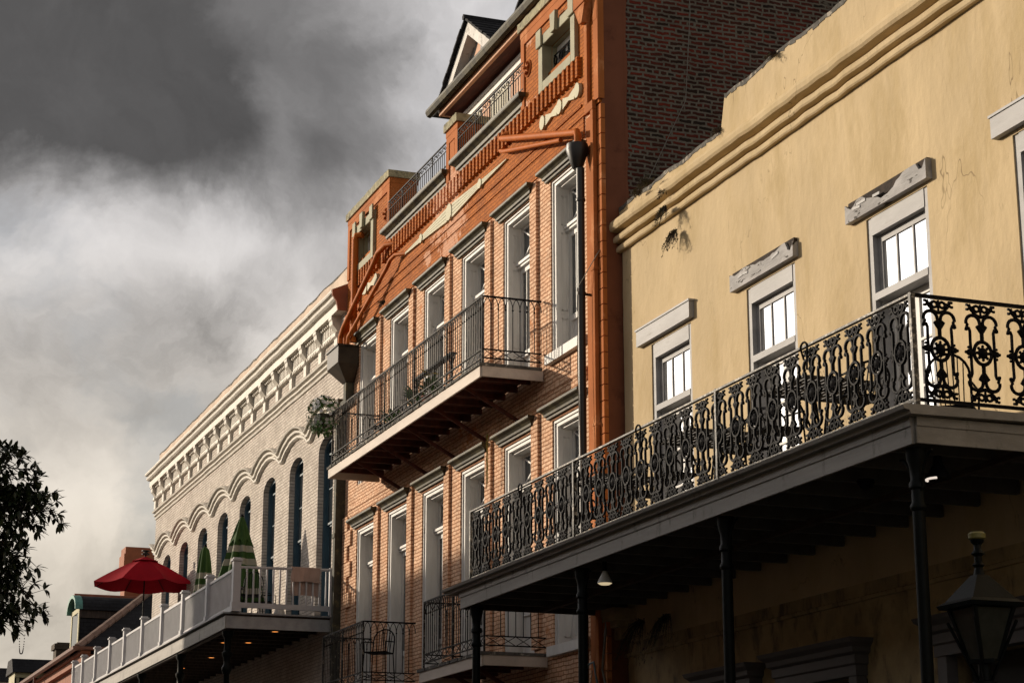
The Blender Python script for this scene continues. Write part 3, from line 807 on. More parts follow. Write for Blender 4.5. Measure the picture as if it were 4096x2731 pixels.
def door_window(x0, zb, zt, tr, parent, first=False, sill=False, n_rows=4):
    """tall opening with a recessed casing, panelled jambs, transom light and glazed leaves"""
    w = OW; Y = 12.0
    root = (x0, Y, zb)
    c = MB()
    c.box(x0, x0 + .13, Y + .05, Y + .12, zb, zt - .11); c.box(x0 + w - .13, x0 + w, Y + .05, Y + .12, zb, zt - .11)
    c.box(x0, x0 + w, Y + .05, Y + .12, zt - .11, zt)
    c.box(x0 + .01, x0 + .05, Y + .025, Y + .05, zb, zt - .05); c.box(x0 + w - .05, x0 + w - .01, Y + .025, Y + .05, zb, zt - .05)
    c.box(x0 + .01, x0 + w - .01, Y + .025, Y + .05, zt - .05, zt - .01)
    if sill: c.box(x0 - .06, x0 + w + .06, Y - .10, Y + .12, zb - .16, zb + .001)
    co = c.build('door_surround', 'wood_white', parent, loc=root)
    j = MB()
    j.box(x0 + .09, x0 + .13, Y + .12, Y + .36, zb, zt - .11); j.box(x0 + w - .13, x0 + w - .09, Y + .12, Y + .36, zb, zt - .11)
    j.box(x0 + .13, x0 + w - .13, Y + .12, Y + .36, zt - .15, zt - .11)
    ztr = zb + tr
    for (a, b) in ((zb + .15, zb + .15 + (tr - .5) * .28), (zb + .28 + (tr - .5) * .28, ztr - .12), (ztr + .02, zt - .28)):
        for xx, s_ in ((x0 + .13, 1), (x0 + w - .13, -1)):
            y0, y1 = Y + .15, Y + .25
            for (p0, p1, q0, q1) in ((y0, y0 + .02, a, b), (y1 - .02, y1, a, b), (y0, y1, a, a + .02), (y0, y1, b - .02, b)):
                j.box(xx, xx + s_ * .012, p0, p1, q0, q1)
    j.build('panelled_jamb', 'wood_white', co)
    t = MB(); a, b = x0 + .13, x0 + w - .13
    t.box(a, b, Y + .25, Y + .36, ztr - .10, ztr); t.box(a, b, Y + .19, Y + .25, ztr - .055, ztr - .005); t.box(a, b, Y + .22, Y + .25, ztr - .10, ztr - .055)
    t.box(a, a + .07, Y + .30, Y + .35, ztr, zt - .15); t.box(b - .07, b, Y + .30, Y + .35, ztr, zt - .15)
    t.box(a + .07, b - .07, Y + .30, Y + .35, ztr, ztr + .05); t.box(a + .07, b - .07, Y + .30, Y + .35, zt - .20, zt - .15)
    zc, xc = (ztr + zt - .15) / 2, (a + b) / 2
    hz, hx = (zt - .15 - ztr) / 2 - .05, (b - a) / 2 - .07
    for sx in (-1, 1):
        for sz in (-1, 1):
            t.bar((xc + sx * .06, Y + .32, zc + sz * .03), (xc + sx * hx, Y + .32, zc + sz * hz), .03, .03)
    t.lathe([(.11, -.02), (.11, .02), (.075, .02), (.075, -.02)], (xc, Y + .32, zc), 14, 'y')
    t.build('transom', 'wood_white', co)
    g = MB(); g.box(a + .05, b - .05, Y + .335, Y + .345, ztr + .03, zt - .18)
    d = MB()
    lw = (b - a) / 2
    dtop = ztr - .10
    for k in range(2):
        l0 = a + k * lw + (.004 if k else 0); l1 = a + (k + 1) * lw - (.004 if not k else 0)
        d.box(l0, l0 + .09, Y + .28, Y + .34, zb, dtop); d.box(l1 - .09, l1, Y + .28, Y + .34, zb, dtop)
        d.box(l0 + .09, l1 - .09, Y + .28, Y + .34, zb, zb + .16); d.box(l0 + .09, l1 - .09, Y + .28, Y + .34, dtop - .10, dtop)
        zp = zb + (dtop - zb) * .27
        d.box(l0 + .09, l1 - .09, Y + .28, Y + .34, zp, zp + .10)
        d.box(l0 + .09, l1 - .09, Y + .385, Y + .325, zb + .16, zp)
        d.box((l0 + l1) / 2 - .012, (l0 + l1) / 2 + .012, Y + .29, Y + .33, zp + .1, dtop - .1)
        for r_ in range(1, n_rows):
            zz = zp + .10 + (dtop - .1 - zp - .1) * r_ / n_rows
            d.box(l0 + .09, l1 - .09, Y + .372, Y + .328, zz - .012, zz + .012)
        g.box(l0 + .085, l1 - .085, Y + .311, Y + .319, zp + .09, dtop - .09)
    d.build('door_leaves', 'wood_white', co)
    g.build('glazing', 'glass_curtain', co)
    return co


def rooms(xs, zb, zt):
    b = MB()
    for x in xs: b.box(x - .02, x + OW + .02, 12.452, 12.50, zb - .05, zt + .05)
    return b


up0 = door_window(UP_L[0], UP_B + .12, UP_T, 2.28, orange, sill=True)
up1 = door_window(UP_L[1], UP_B, UP_T, 2.40, orange)
for k in range(2, 6): copy_tree(up1, (UP_L[k] - UP_L[1], 0, 0), orange)
lo0 = door_window(LO_L[0], LO_B + .05, LO_T, 2.95, orange, sill=True)
lo1 = door_window(LO_L[1], LO_B, LO_T, 3.06, orange)
for k in range(2, 6): copy_tree(lo1, (LO_L[k] - LO_L[1], 0, 0), orange)
rooms(LO_L, .3, 4.2).build('shop_doors', 'wood_grey', orange)
for k, x in enumerate(UP_L): hood(x - .27, x + OW + (.17 if k else .10), UP_T + .005, 1.0, 'door_cornice', orange)
for k, x in enumerate(LO_L): hood(x - .27, x + OW + (.17 if k else .02), LO_T + .04, 1.0, 'door_cornice', orange)
b = MB(); b.box(-42.9, -28.1, 12.60, 12.63, .2, 14.9); b.build('inner_wall', 'curtain', orange)


def railing(mb, a, b, zd, h, y0=None, pitch=.118, first_post=True, last_post=True):
    """iron railing from a to b (x,y): lattice band below, bars, pointed arches under the top rail"""
    A = Vector((a[0], a[1], 0)); B_ = Vector((b[0], b[1], 0)); L = (B_ - A).length; d = (B_ - A) / L
    P = lambda s_, z: tuple(A + d * s_ + Vector((0, 0, z)))
    z1, z2, z3 = zd + .12, zd + .27, zd + h
    for z, w_ in ((z1, .028), (z2, .028), (z3, .04)): mb.bar(P(0, z), P(L, z), .03, w_ * .7)
    n = max(2, int(round(L / pitch))); zk = z3 - .20
    for i in range(1, n):
        s_ = L * i / n
        mb.tube([P(s_, z2), P(s_, zk)], .0085, 4)
        mb.ball(P(s_, zk - .01), .019, 5)
    for i in range(n):
        s0 = L * i / n; s1 = L * (i + 1) / n; m_ = (s0 + s1) / 2
        mb.tube([P(s0, zk), P(s0 + (m_ - s0) * .12, zk + .08), P(s0 + (m_ - s0) * .5, zk + .15), P(m_, z3 - .01)], .008, 4)
        mb.tube([P(s1, zk), P(s1 - (s1 - m_) * .12, zk + .08), P(s1 - (s1 - m_) * .5, zk + .15), P(m_, z3 - .01)], .008, 4)
    nl = max(2, int(round(L / .30)))
    for i in range(nl):
        s0 = L * i / nl; s1 = L * (i + 1) / nl
        mb.tube([P(s0, z1), P(s1, z2)], .007, 4); mb.tube([P(s0, z2), P(s1, z1)], .007, 4)
    npst = max(1, int(round(L / 1.9)))
    for i in range(npst + 1):
        if (i == 0 and not first_post) or (i == npst and not last_post): continue
        s_ = L * i / npst
        mb.bar(P(s_, zd), P(s_, z3 + .01), .03, .03)


def balcony(x0, x1, zd, h, fd, mat_f, name='balcony', braces=4):
    Y0 = 10.87
    d = MB(); d.box(x0, x1, Y0, 11.93, zd - .05, zd)
    e = rough_line(x0 - .03, x1 + .03, zd + .002, .12, .006)
    do = d.build(name, 'soffit_red', orange, loc=((x0 + x1) / 2, 12.0, zd))
    f = MB(); f.box(x0 - .01, x1 + .01, Y0 - .035, Y0, zd - fd, zd - .04); f.box(x1, x1 + .035, Y0, 11.97, zd - fd + .01, zd - .04); f.box(x0 - .035, x0, Y0, 11.97, zd - fd, zd - .04)
    f.build('fascia', mat_f, do)
    c = MB(); n = int((x1 - x0) / .10)
    for i in range(n):
        xa = x0 - .06 + (x1 - x0 + .12) * i / n; xb = x0 - .06 + (x1 - x0 + .12) * (i + .9) / n
        c.box(xa, xb, Y0 - .07 + random.uniform(0, .02), 11.95, zd - .039, zd + .012)
    c.build('floor_boards', 'coping_dark', do)
    r = MB(); railing(r, (x0 + .04, Y0 + .03), (x1 - .04, Y0 + .03), zd, h)
    r.build('front_railing', 'iron_pale', do)
    r = MB(); railing(r, (x1 - .04, Y0 + .05), (x1 - .04, 11.97), zd, h, first_post=False, last_post=False, pitch=.125)
    r.build('side_railing', 'iron', do); r = MB()
    railing(r, (x0 + .04, Y0 + .05), (x0 + .04, 11.97), zd, h, first_post=False, last_post=False, pitch=.125)
    r.build('side_railing', 'iron', do)
    for i in range(braces):
        b = MB()
        x = x0 + (x1 - x0) * (i + .9) / (braces + .6)
        b.bar((x, 10.98, zd - .12), (x, 11.99, zd - .66), .05, .06)
        b.bar((x, 10.95, zd - .10), (x, 10.99, zd - .10), .05, .06)
        b.build('brace', 'soffit_red', do)
    xx = x0 + .3
    while xx < x1 - .1: MB().box(xx, xx + .07, Y0 + .02, 11.95, zd - .15, zd - .051).build('floor_joist', 'soffit_red', do); xx += .62
    return do


balcony(-40.18, -30.62, 9.90, 1.20, .23, 'fascia_peach', braces=5)
balcony(-33.72, -30.48, 5.07, 1.19, .22, 'fascia_peach', braces=2)
balcony(-40.52, -37.50, 5.12, 1.25, .22, 'fascia_peach', braces=2)

# ------------------------------------------------------------------ white brick building
white = empty('commercial_building', (-55.0, 12.0, .14), 'long white painted brick building with arched teal windows and a heavy bracketed cornice', 'building')
WL = [-45.42 - 2.80 * k for k in range(8)]
WW, WSP, WAP = 1.36, 11.27, 11.60
WX0, WX1 = -66.62, -43.22
w = MB()
xs = [WX0] + sorted([x for x in WL] + [x + WW for x in WL]) + [WX1]
for i in range(0, len(xs), 2): w.box(xs[i], xs[i + 1], 12.0, 12.35, 7.0, WSP)
for x in WL:
    arc = [(x + WW / 2 - WW / 2 * math.cos(t), WSP + (WAP - WSP) * math.sin(t)) for t in [PI * i / 14 for i in range(15)]]
    w.prism(arc + [(x + WW, 13.2), (x, 13.2)], 'y', 12.0, 12.35)
    w.box(x, x + WW, 12.0, 12.35, 7.0, 7.25)
for i in range(0, len(xs), 2): w.box(xs[i], xs[i + 1], 12.0, 12.35, WSP, 13.2)
w.box(WX0, WX1, 12.0, 12.35, 13.2, 14.9)
w.box(WX0, WX1, 12.0, 12.35, .14, 7.0)
w.box(WX0, WX0 + .3, 12.35, 24, .14, 14.9)
w.build('front_wall', 'white_brick', white)
n = 60
m = MB()
top = [(WX0 + (WX1 + .25 - WX0) * i / n, 15.36 + random.uniform(-.02, .02)) for i in range(n + 1)]
m.prism([(WX0, 14.88), (WX1 + .25, 14.88)] + top[::-1], 'y', 12.02, 12.4)
m.build('parapet', 'cap_pink', white)
m = MB()
top2 = [(p[0], p[1] + .012) for p in top]
m.prism([(p[0], p[1] - random.uniform(.01, .05)) for p in top] + top2[::-1], 'y', 12.012, 12.42)
m.build('coping', 'coping_dark', white)


def run(x0, x1, z0, prof, name, mat, parent, Y, lm=True, seg=.6, wob=0.0):
    """straight moulding with a mitred left return"""
    m = MB(); n = len(prof); om = max(p[0] for p in prof)
    cols = []
    if lm: cols.append([(x0 - o, Y, z0 + h) for o, h in prof])
    nn = max(1, int((x1 - x0) / seg))
    for i in range(nn + 1):
        xx = x0 + (x1 - x0) * i / nn; wz = random.uniform(-wob, wob); wy = random.uniform(-wob, wob)
        cols.append([((xx - o) if (i == 0 and lm) else xx, Y - o - (wy if o > 0 else 0), z0 + h + wz) for o, h in prof])
    vs = [p for c in cols for p in c]; fs = []
    for s_ in range(len(cols) - 1):
        for i in range(n):
            fs.append((s_ * n + i, s_ * n + (i + 1) % n, (s_ + 1) * n + (i + 1) % n, (s_ + 1) * n + i))
    fs.append(tuple(range(n))[::-1]); fs.append(tuple((len(cols) - 1) * n + k for k in range(n)))
    m.add(vs, fs)
    return m.build(name, mat, parent)


run(WX0, -43.17, 14.25, [(0, 0), (.235, 0), (.235, .17), (.215, .18), (.215, .21), (.29, .225), (.33, .27), (.34, .33), (.27, .345), (.27, .375), (.375, .40), (.39, .44), (.385, .475), (.36, .49), (0, .66)], 'cornice', 'white_mould', white, 12.0, wob=.006)
run(WX0, -43.19, 13.12, [(0, 0), (.04, .0), (.055, .05), (.015, .06), (.015, .09), (.08, .12), (.085, .16), (.035, .175), (.035, .20), (.12, .235), (.135, .28), (.10, .31), (0, .34)], 'string_course', 'white_mould', white, 12.0, wob=.006)
MB().prism([(12.0, 14.25), (11.76, 14.25), (11.72, 14.45), (11.62, 14.6), (11.62, 14.72), (12.0, 14.9)], 'x', -43.169, -43.10).build('cornice_end', 'brown_wall', white)
con = [(12.0, 13.47), (11.92, 13.47), (11.92, 13.74), (11.87, 13.78), (11.875, 13.86), (11.92, 13.90), (11.86, 13.98), (11.80, 14.05), (11.79, 14.15), (11.77, 14.18), (11.77, 14.249), (12.0, 14.249)]
fr = MB()
for k in range(17):
    x = -43.84 - 1.42 * k
    m = MB(); m.prism(con, 'x', x - .13, x + .13)
    m.build('console', 'white_mould', white)
    if k < 16:
        xa, xb = x - 1.42 + .20, x - .20
        for i in range(7):
            xx = xa + (xb - xa) * (i + .5) / 7
            fr.prism([(12.0, 13.95), (11.92, 13.95), (11.92, 14.15), (11.87, 14.17), (11.86, 14.248), (12.0, 14.248)], 'x', xx - .035, xx + .035)
            fr.box(xx - .045, xx + .025, 11.90, 12.0, 13.80, 13.87)
        fr.box(xa, xb, 11.93, 12.0, 13.871, 13.949)
fr.build('fluted_frieze', 'white_mould', white)
# undulating hood mould over the windows
path = []
x = WX0 - .02
while x <= WX1:
    ph = min(abs(x - (q + WW / 2)) for q in WL + [WL[-1] - 2.8, WL[0] + 2.8])
    t = min(1.0, ph / 1.30)
    zz = 11.86 + .33 * max(0.0, math.cos(t * PI / 2)) ** .8
    path.append((x, zz)); x += .10
m = MB(); m.Y = 12.0
m.sweep(path, [(0, -.15), (.05, -.15), (.09, -.12), (.095, -.07), (.035, -.055), (.035, -.03), (.14, -.01), (.15, .045), (.07, .06), (.07, .085), (.205, .10), (.22, .135), (.15, .155), (0, .155)], wob=.004)
m.build('wavy_hood_mould', 'white_mould', white)


def arch_pts(x0, x1, zs, za, n=12):
    xc, r = (x0 + x1) / 2, (x1 - x0) / 2
    return [(xc - r * math.cos(PI * i / n), zs + (za - zs) * math.sin(PI * i / n)) for i in range(n + 1)]


def arch_window(x, parent):
    zb = 7.25
    root = (x, 12.0, zb)
    f = MB(); Y = 12.14
    t = .10
    out = arch_pts(x, x + WW, WSP, WAP - .005); inn = arch_pts(x + t, x + WW - t, WSP, WAP - .10)
    for i in range(len(out) - 1):
        f.prism([out[i], out[i + 1], inn[i + 1], inn[i]], 'y', Y, Y + .16)
    f.box(x, x + t, Y, Y + .16, zb, WSP); f.box(x + WW - t, x + WW, Y, Y + .16, zb, WSP)
    f.box(x, x + WW, Y - .05, Y + .16, zb, zb + .09)
    fo = f.build('window', 'teal', parent, loc=root)
    s = MB(); y = Y + .07
    zm = 9.55
    for (a, b, c, d, yy) in ((x + t, x + WW - t, zb + .09, zm, y + .04), (x + t, x + WW - t, zm, WSP, y)):
        s.box(a, a + .05, yy, yy + .04, c, d); s.box(b - .05, b, yy, yy + .04, c, d)
        s.box(a, b, yy - .004, yy + .044, d - .045, d); s.box(a, b, yy - .004, yy + .044, c, c + .05)
        xm = (a + b) / 2
        s.box(xm - .012, xm + .012, yy + .005, yy + .035, c, d)
        s.box(a, b, yy + .008, yy + .03, (c + d) / 2 - .012, (c + d) / 2 + .012)
    s.build('sash', 'teal', fo)
    g = MB(); g.box(x + t, x + WW - t, y + .02, y + .03, zm, WSP)
    g.box(x + t, x + WW - t, y + .06, y + .07, zb + .09, zm)
    g.prism([inn[0]] + inn[1:-1] + [inn[-1]], 'y', y + .018, y + .031)
    g.build('pane', 'glass', fo)
    return fo


aw = arch_window(WL[0], white)
for k in range(1, 8): copy_tree(aw, (WL[k] - WL[0], 0, 0), white)
MB().box(WX0 + .4, WX1 - .02, 12.6, 12.63, .2, 14.8).build('inner_wall', 'curtain', white)

# gallery of the white building
WG = MB().box(-68.2, -44.02, 9.60, 11.99, 7.12, 7.215).build('gallery', 'soffit_dk', white, loc=(-56, 12, 7.2))
f = MB(); f.box(-68.2, -43.99, 9.57, 9.599, 6.89, 7.17); f.build('front_fascia', 'fascia', WG)
f = MB(); f.box(-44.02, -43.985, 9.60, 11.985, 6.90, 7.17); f.build('side_fascia', 'wood_grey', WG)
f = MB(); f.box(-68.3, -43.93, 9.50, 11.985, 7.2151, 7.25); f.build('deck_edge', 'wood_grey', WG)
for k in range(31):
    MB().box(-44.4 - k * .78, -44.34 - k * .78, 9.61, 11.98, 6.97, 7.119).build('joist', 'soffit_dk', WG)
MB().box(-68.1, -44.1, 9.62, 9.72, 6.86, 6.969).build('beam', 'soffit_dk', WG)
PX = [-43.86, -46.70, -49.64, -52.40, -55.25, -58.10, -60.60, -63.30, -65.95, -67.95]
PY = 9.76
for i, x in enumerate(PX):
    m = MB(); r_ = .085
    m.box(x - r_ - .18 * 0, x + r_, PY - r_, PY + r_, 7.25, 8.38)
    m.box(x - r_ - .02, x + r_ + .02, PY - r_ - .02, PY + r_ + .02, 7.25, 7.46)
    m.box(x - r_ - .03, x + r_ + .03, PY - r_ - .03, PY + r_ + .03, 8.38, 8.42)
    m.prism([(x - r_ - .01, 8.42), (x + r_ + .01, 8.42), (x + r_ - .03, 8.46), (x - r_ + .03, 8.46)], 'y', PY - r_, PY + r_)
    m.build('rail_post', 'white_rail', WG)
for a, b in zip(PX[:-1], PX[1:]):
    m = MB(); xa, xb = b + .087, a - .087
    m.box(xa, xb, PY - .03, PY + .03, 8.19, 8.25); m.box(xa, xb, PY - .02, PY + .02, 7.36, 7.43)
    m.box(xa, xb, PY - .045, PY - .031, 7.26, 7.40)
    nb = int((xb - xa) / .125)
    for i in range(1, nb):
        xx = xa + (xb - xa) * i / nb; m.box(xx - .016, xx + .016, PY - .016, PY + .016, 7.43, 8.19)
    m.build('railing_section', 'white_rail', WG)
m = MB()
ya, yb = PY + .087, 11.99
SX = PX[0] + .0
m.tube([(SX, ya, 8.25), (SX, yb, 8.29)], .032, 8); m.box(SX - .025, SX + .025, ya, yb, 7.345, 7.46)
for i in range(1, 14):
    yy = ya + (yb - ya) * i / 14; m.box(SX - .016, SX + .016, yy - .018, yy + .018, 7.46, 8.25)
m.box(SX - .04, SX + .05, 11.91, 11.989, 7.26, 8.33)
m.build('side_railing', 'white_rail', WG)
for x in (-44.25, -49.55, -54.9, -60.3, -65.7):
    m = MB(); m.lathe([(.10, 0), (.10, .3), (.075, .4), (.065, 5.75), (.085, 5.78), (.11, 5.84), (.12, 5.90), (.09, 5.95), (.07, 6.0), (.08, 6.12), (.11, 6.17), (.115, 6.24), (.075, 6.28), (.075, 6.55), (.12, 6.62), (.13, 6.718)], (x, 9.70, .14), 14)
    m.build('column', 'iron_post', WG, smooth=True)
for x, y in ((-44.75, 10.9), (-47.2, 10.85), (-47.4, 10.3), (-50.9, 10.75), (-53.9, 10.6)):
    m = MB(); m.lathe([(.10, 0), (.11, -.02), (.075, -.025), (.075, -.01)], (x, y, 6.97), 14); lo = m.build('downlight', 'soffit_dk', WG, smooth=True)
    m = MB(); m.lathe([(.07, 0), (.07, -.012)], (x, y, 6.957), 14); m.build('downlight_lens', 'lit_orange', WG)

# towel over the side railing
m = MB()
def cloth(y0, y1, xo, za, zb):
    vs = []; nu, nv = 14, 10
    for i in range(nu + 1):
        for j in range(nv + 1):
            yy = y0 + (y1 - y0) * i / nu; zz = za + (zb - za) * j / nv
            vs.append((xo + .008 * math.sin(yy * 17) * j / nv + .004 * math.sin(yy * 41), yy + .01 * math.sin(zz * 20), zz + .012 * math.sin(yy * 9) * j / nv))
    fs = [(i * (nv + 1) + j, (i + 1) * (nv + 1) + j, (i + 1) * (nv + 1) + j + 1, i * (nv + 1) + j + 1) for i in range(nu) for j in range(nv)]
    m.add(vs, fs)
cloth(11.02, 11.68, SX + .042, 8.31, 7.98); cloth(11.03, 11.67, SX - .046, 8.31, 7.68)
vs = []; NU = 14
for i in range(NU + 1):
    yy = 11.02 + .66 * i / NU
    for j in range(6):
        a = PI * j / 5; vs.append((SX + .043 * math.cos(a), yy, 8.31 + .012 * math.sin(a)))
m.add(vs, [(i * 6 + j, (i + 1) * 6 + j, (i + 1) * 6 + j + 1, i * 6 + j + 1) for i in range(NU) for j in range(5)])
for (q0, q1, z0, z1) in ((11.08, 11.62, 8.04, 8.05), (11.08, 11.62, 8.24, 8.25), (11.08, 11.09, 8.04, 8.25), (11.61, 11.62, 8.04, 8.25)):
    m.box(SX + .043, SX + .053, q0, q1, z0, z1)
to = m.build('towel', 'towel', loc=(SX, 11.35, 8.3)); tag(to, 'dusty pink towel hung over the white gallery railing', 'towel')
md = to.modifiers.new('th', 'SOLIDIFY'); md.thickness = .008


def umbrella_closed(name, loc, h, rmax, label, ex=.72):
    r = empty(name, loc, label, 'umbrella', 'closed green striped umbrellas on the white gallery')
    x, y, z = loc
    MB().lathe([(.025, 0), (.025, h)], loc, 8).build('pole', 'iron', r)
    cnp = MB(); n = 64; rows = 26; zt = z + h
    for j in range(rows + 1):
        t = j / rows
        zz = zt - t * (h - .12) * .78
        rr = .03 + (rmax - .03) * t ** ex
        for k in range(n):
            a = 2 * PI * k / n
            q = rr * (1 + (.10 + .22 * t) * math.cos(8 * a + .8 * t) + .09 * t * math.cos(13 * a + 1 + 2 * t))
            cnp.v.append((x + q * math.cos(a), y + q * math.sin(a), zz))
    for j in range(rows):
        cnp.cm = 1 if j in (9, 10, 13, 14, 22, 23) else 0
        for k in range(n):
            cnp.f.append((j * n + k, j * n + (k + 1) % n, (j + 1) * n + (k + 1) % n, (j + 1) * n + k)); cnp.m.append(cnp.cm)
    cnp.build('canopy', ['umb_green', 'umb_cream'], r, smooth=False)
    v = MB(); nn = 8
    vs = [(x, y, zt + .02)]
    for k in range(nn * 2):
        a = 2 * PI * k / (nn * 2); q = rmax * (.62 if k % 2 == 0 else .44)
        vs.append((x + q * math.cos(a), y + q * math.sin(a), zt - (h * .26 if k % 2 == 0 else h * .20)))
    v.add(vs, [(0, 1 + k, 1 + (k + 1) % (nn * 2)) for k in range(nn * 2)])
    vo = v.build('vent_cap', 'umb_green', r); sm = vo.modifiers.new('th', 'SOLIDIFY'); sm.thickness = .01
    MB().lathe([(.045, 0), (.05, .03), (.02, .06)], (x, y, zt), 8).build('finial', 'iron', r)
    return r


u1 = umbrella_closed('patio_umbrella', (-47.9, 10.75, 7.25), 2.85, .52, 'big closed green and cream striped umbrella nearest the towel')
u2 = umbrella_closed('patio_umbrella', (-52.2, 10.75, 7.25), 2.75, .25, 'slim closed green striped umbrella between the big striped one and the red one', .38)

# open red umbrella
ru = empty('patio_umbrella', (-61.2, 10.75, 7.25), 'open crimson umbrella standing over the white gallery railing', 'umbrella')
x, y, z = -61.2, 10.75, 7.25
MB().lathe([(.022, 0), (.022, 3.7)], (x, y, z), 8).build('pole', 'iron', ru)
c = MB(); N8 = 8; RR = 1.62; ZT = 10.98; ZR = 10.16
def ump(k, t): 
    a = 2 * PI * k / 8 + .2; q = RR * t
    return Vector((x + q * math.cos(a), y + q * math.sin(a), ZT - (ZT - ZR) * (t ** 1.25)))
vs = []; fs = []; T = 8; S_ = 6
for k in range(8):
    b0 = len(vs)
    for i in range(T + 1):
        t = i / T
        for j in range(S_ + 1):
            p = ump(k, t).lerp(ump(k + 1, t), j / S_)
            p.z -= .10 * math.sin(PI * j / S_) * t * .8
            vs.append(p)
    for i in range(T):
        for j in range(S_):
            q = b0 + i * (S_ + 1) + j
            fs.append((q, q + S_ + 1, q + S_ + 2, q + 1))
c.add(vs, fs); cc = c.build('canopy', 'umb_red', ru)
sm = cc.modifiers.new('th', 'SOLIDIFY'); sm.thickness = .008
v = MB(); vs = [(x, y, ZT + .06)] + [tuple(Vector(ump(k, .26)) + Vector((0, 0, .05))) for k in range(8)]
v.add(vs, [(0, 1 + k, 1 + (k + 1) % 8) for k in range(8)]); vo = v.build('vent_cap', 'umb_red', ru)
sm = vo.modifiers.new('th', 'SOLIDIFY'); sm.thickness = .01
for k in range(8):
    m = MB(); m.tube([tuple(ump(k, t) - Vector((0, 0, .025))) for t in (0.05, .3, .6, .98)], .012, 5)
    m.tube([(x, y, ZT - .62), tuple(ump(k, .55) - Vector((0, 0, .03)))], .010, 5)
    m.build('rib', 'iron', ru)
MB().lathe([(.03, 0), (.03, .05), (.12, .06), (.13, .10), (.06, .13), (.06, .16), (.13, .17), (.12, .2)], (x, y, ZT + .04), 12).build('solar_light', 'bar_wood', ru)


def metal_chair(loc, rz, seat_h, label, group, slats=True, back=.5, w_=.44, name='metal_chair', mat='iron'):
    r = empty(name, loc, label, 'chair', group); r.rotation_euler = (0, 0, rz)
    L = lambda mb, nm, mt=mat: mb.build(nm, mt, r, world=False)
    h = w_ / 2
    s = MB()
    for i in range(9): s.box(-h, h, -h + w_ * i / 9, -h + w_ * (i + .6) / 9, seat_h - .015, seat_h)
    s.tube([(-h, -h, seat_h), (h, -h, seat_h), (h, h, seat_h), (-h, h, seat_h)], .014, 5, closed=True)
    L(s, 'seat')
    b = MB()
    fr_ = [(-h, h, seat_h)] + [(h * 1.02 * -math.cos(t), h + .06 + .05 * math.sin(t), seat_h + back * (.55 + .45 * math.sin(t))) for t in [PI * i / 10 for i in range(11)]] + [(h, h, seat_h)]
    b.tube(fr_, .014, 6)
    for i in range(1, 8):
        xx = -h + w_ * i / 8; tt = math.acos(max(-1, min(1, -xx / (h * 1.02))))
        b.tube([(xx * .85, h, seat_h), (xx, h + .06 + .05 * math.sin(tt), seat_h + back * (.55 + .45 * math.sin(tt)))], .008, 4)
    L(b, 'backrest')
    for sx in (-1, 1):
        for sy in (-1, 1):
            g = MB(); g.tube([(sx * h, sy * h, seat_h), (sx * (h + .04), sy * (h + .04), 0)], .012, 5); L(g, 'leg')
        g = MB(); g.tube([(sx * h, h + .06, seat_h + .24), (sx * (h + .02), 0, seat_h + .22), (sx * (h + .01), -h, seat_h + .20), (sx * h, -h, seat_h)], .013, 5); L(g, 'armrest')
    g = MB(); g.tube([(-h - .02, -h - .02, .25), (h + .02, -h - .02, .25), (h + .02, h + .02, .25), (-h - .02, h + .02, .25)], .009, 4, closed=True); L(g, 'stretcher')
    return r


def round_table_(loc, rr, h, label, cat='table', group=None, square=False, name='metal_table'):
    r = empty(name, loc, label, cat, group)
    t = MB(); x, y, z = loc
    if square:
        n = 13
        for i in range(n): t.box(x - rr, x + rr, y - rr + 2 * rr * i / n, y - rr + 2 * rr * (i + .55) / n, z + h - .02, z + h)
        for i in range(4): t.box(x - rr + 2 * rr * i / 3.999 - .01 * i, x - rr + 2 * rr * i / 3.999 + .02 - .01 * i, y - rr, y + rr, z + h - .034, z + h - .021)
        t.tube([(x - rr, y - rr, z + h - .01), (x + rr, y - rr, z + h - .01), (x + rr, y + rr, z + h - .01), (x - rr, y + rr, z + h - .01)], .02, 5, closed=True)
    else:
        t.lathe([(.001, h - .02), (rr, h - .02), (rr + .01, h - .01), (rr, h), (.001, h)], loc, 24)
    t.build('table_top', 'bar_wood', r)
    for k in range(4):
        a = PI / 4 + k * PI / 2; q = rr * .55
        g = MB(); g.tube([(x + q * math.cos(a) * 1.2, y + q * math.sin(a) * 1.2, z + h - .02), (x + q * .35 * math.cos(a), y + q * .35 * math.sin(a), z + h * .5), (x + q * 1.2 * math.cos(a), y + q * 1.2 * math.sin(a), z)], .016, 6)
        g.build('leg', 'iron', r)
    return r


metal_chair((-46.45, 10.72, 7.25), 1.2, .72, 'ornate black bar chair beside the corner post of the white gallery', 'black metal furniture behind the white railing', back=.62)
round_table_((-47.0, 10.2, 7.25), .42, .95, 'round black bar table behind the corner of the white railing', 'table')
metal_chair((-47.6, 11.3, 7.25), 2.6, .72, 'black bar chair under the big closed green umbrella', 'black metal furniture behind the white railing', back=.62)
# small white tank beside the wall on the gallery deck
pb = MB(); pb.lathe([(.06, 0), (.13, .02), (.13, .16), (.10, .24), (.04, .27)], (-45.0, 11.05, 7.25), 14)
tag(pb.build('pot', 'bulb_white', loc=(-45.0, 11.05, 7.25), smooth=True), 'small pale pot on the deck behind the towel', 'pot')

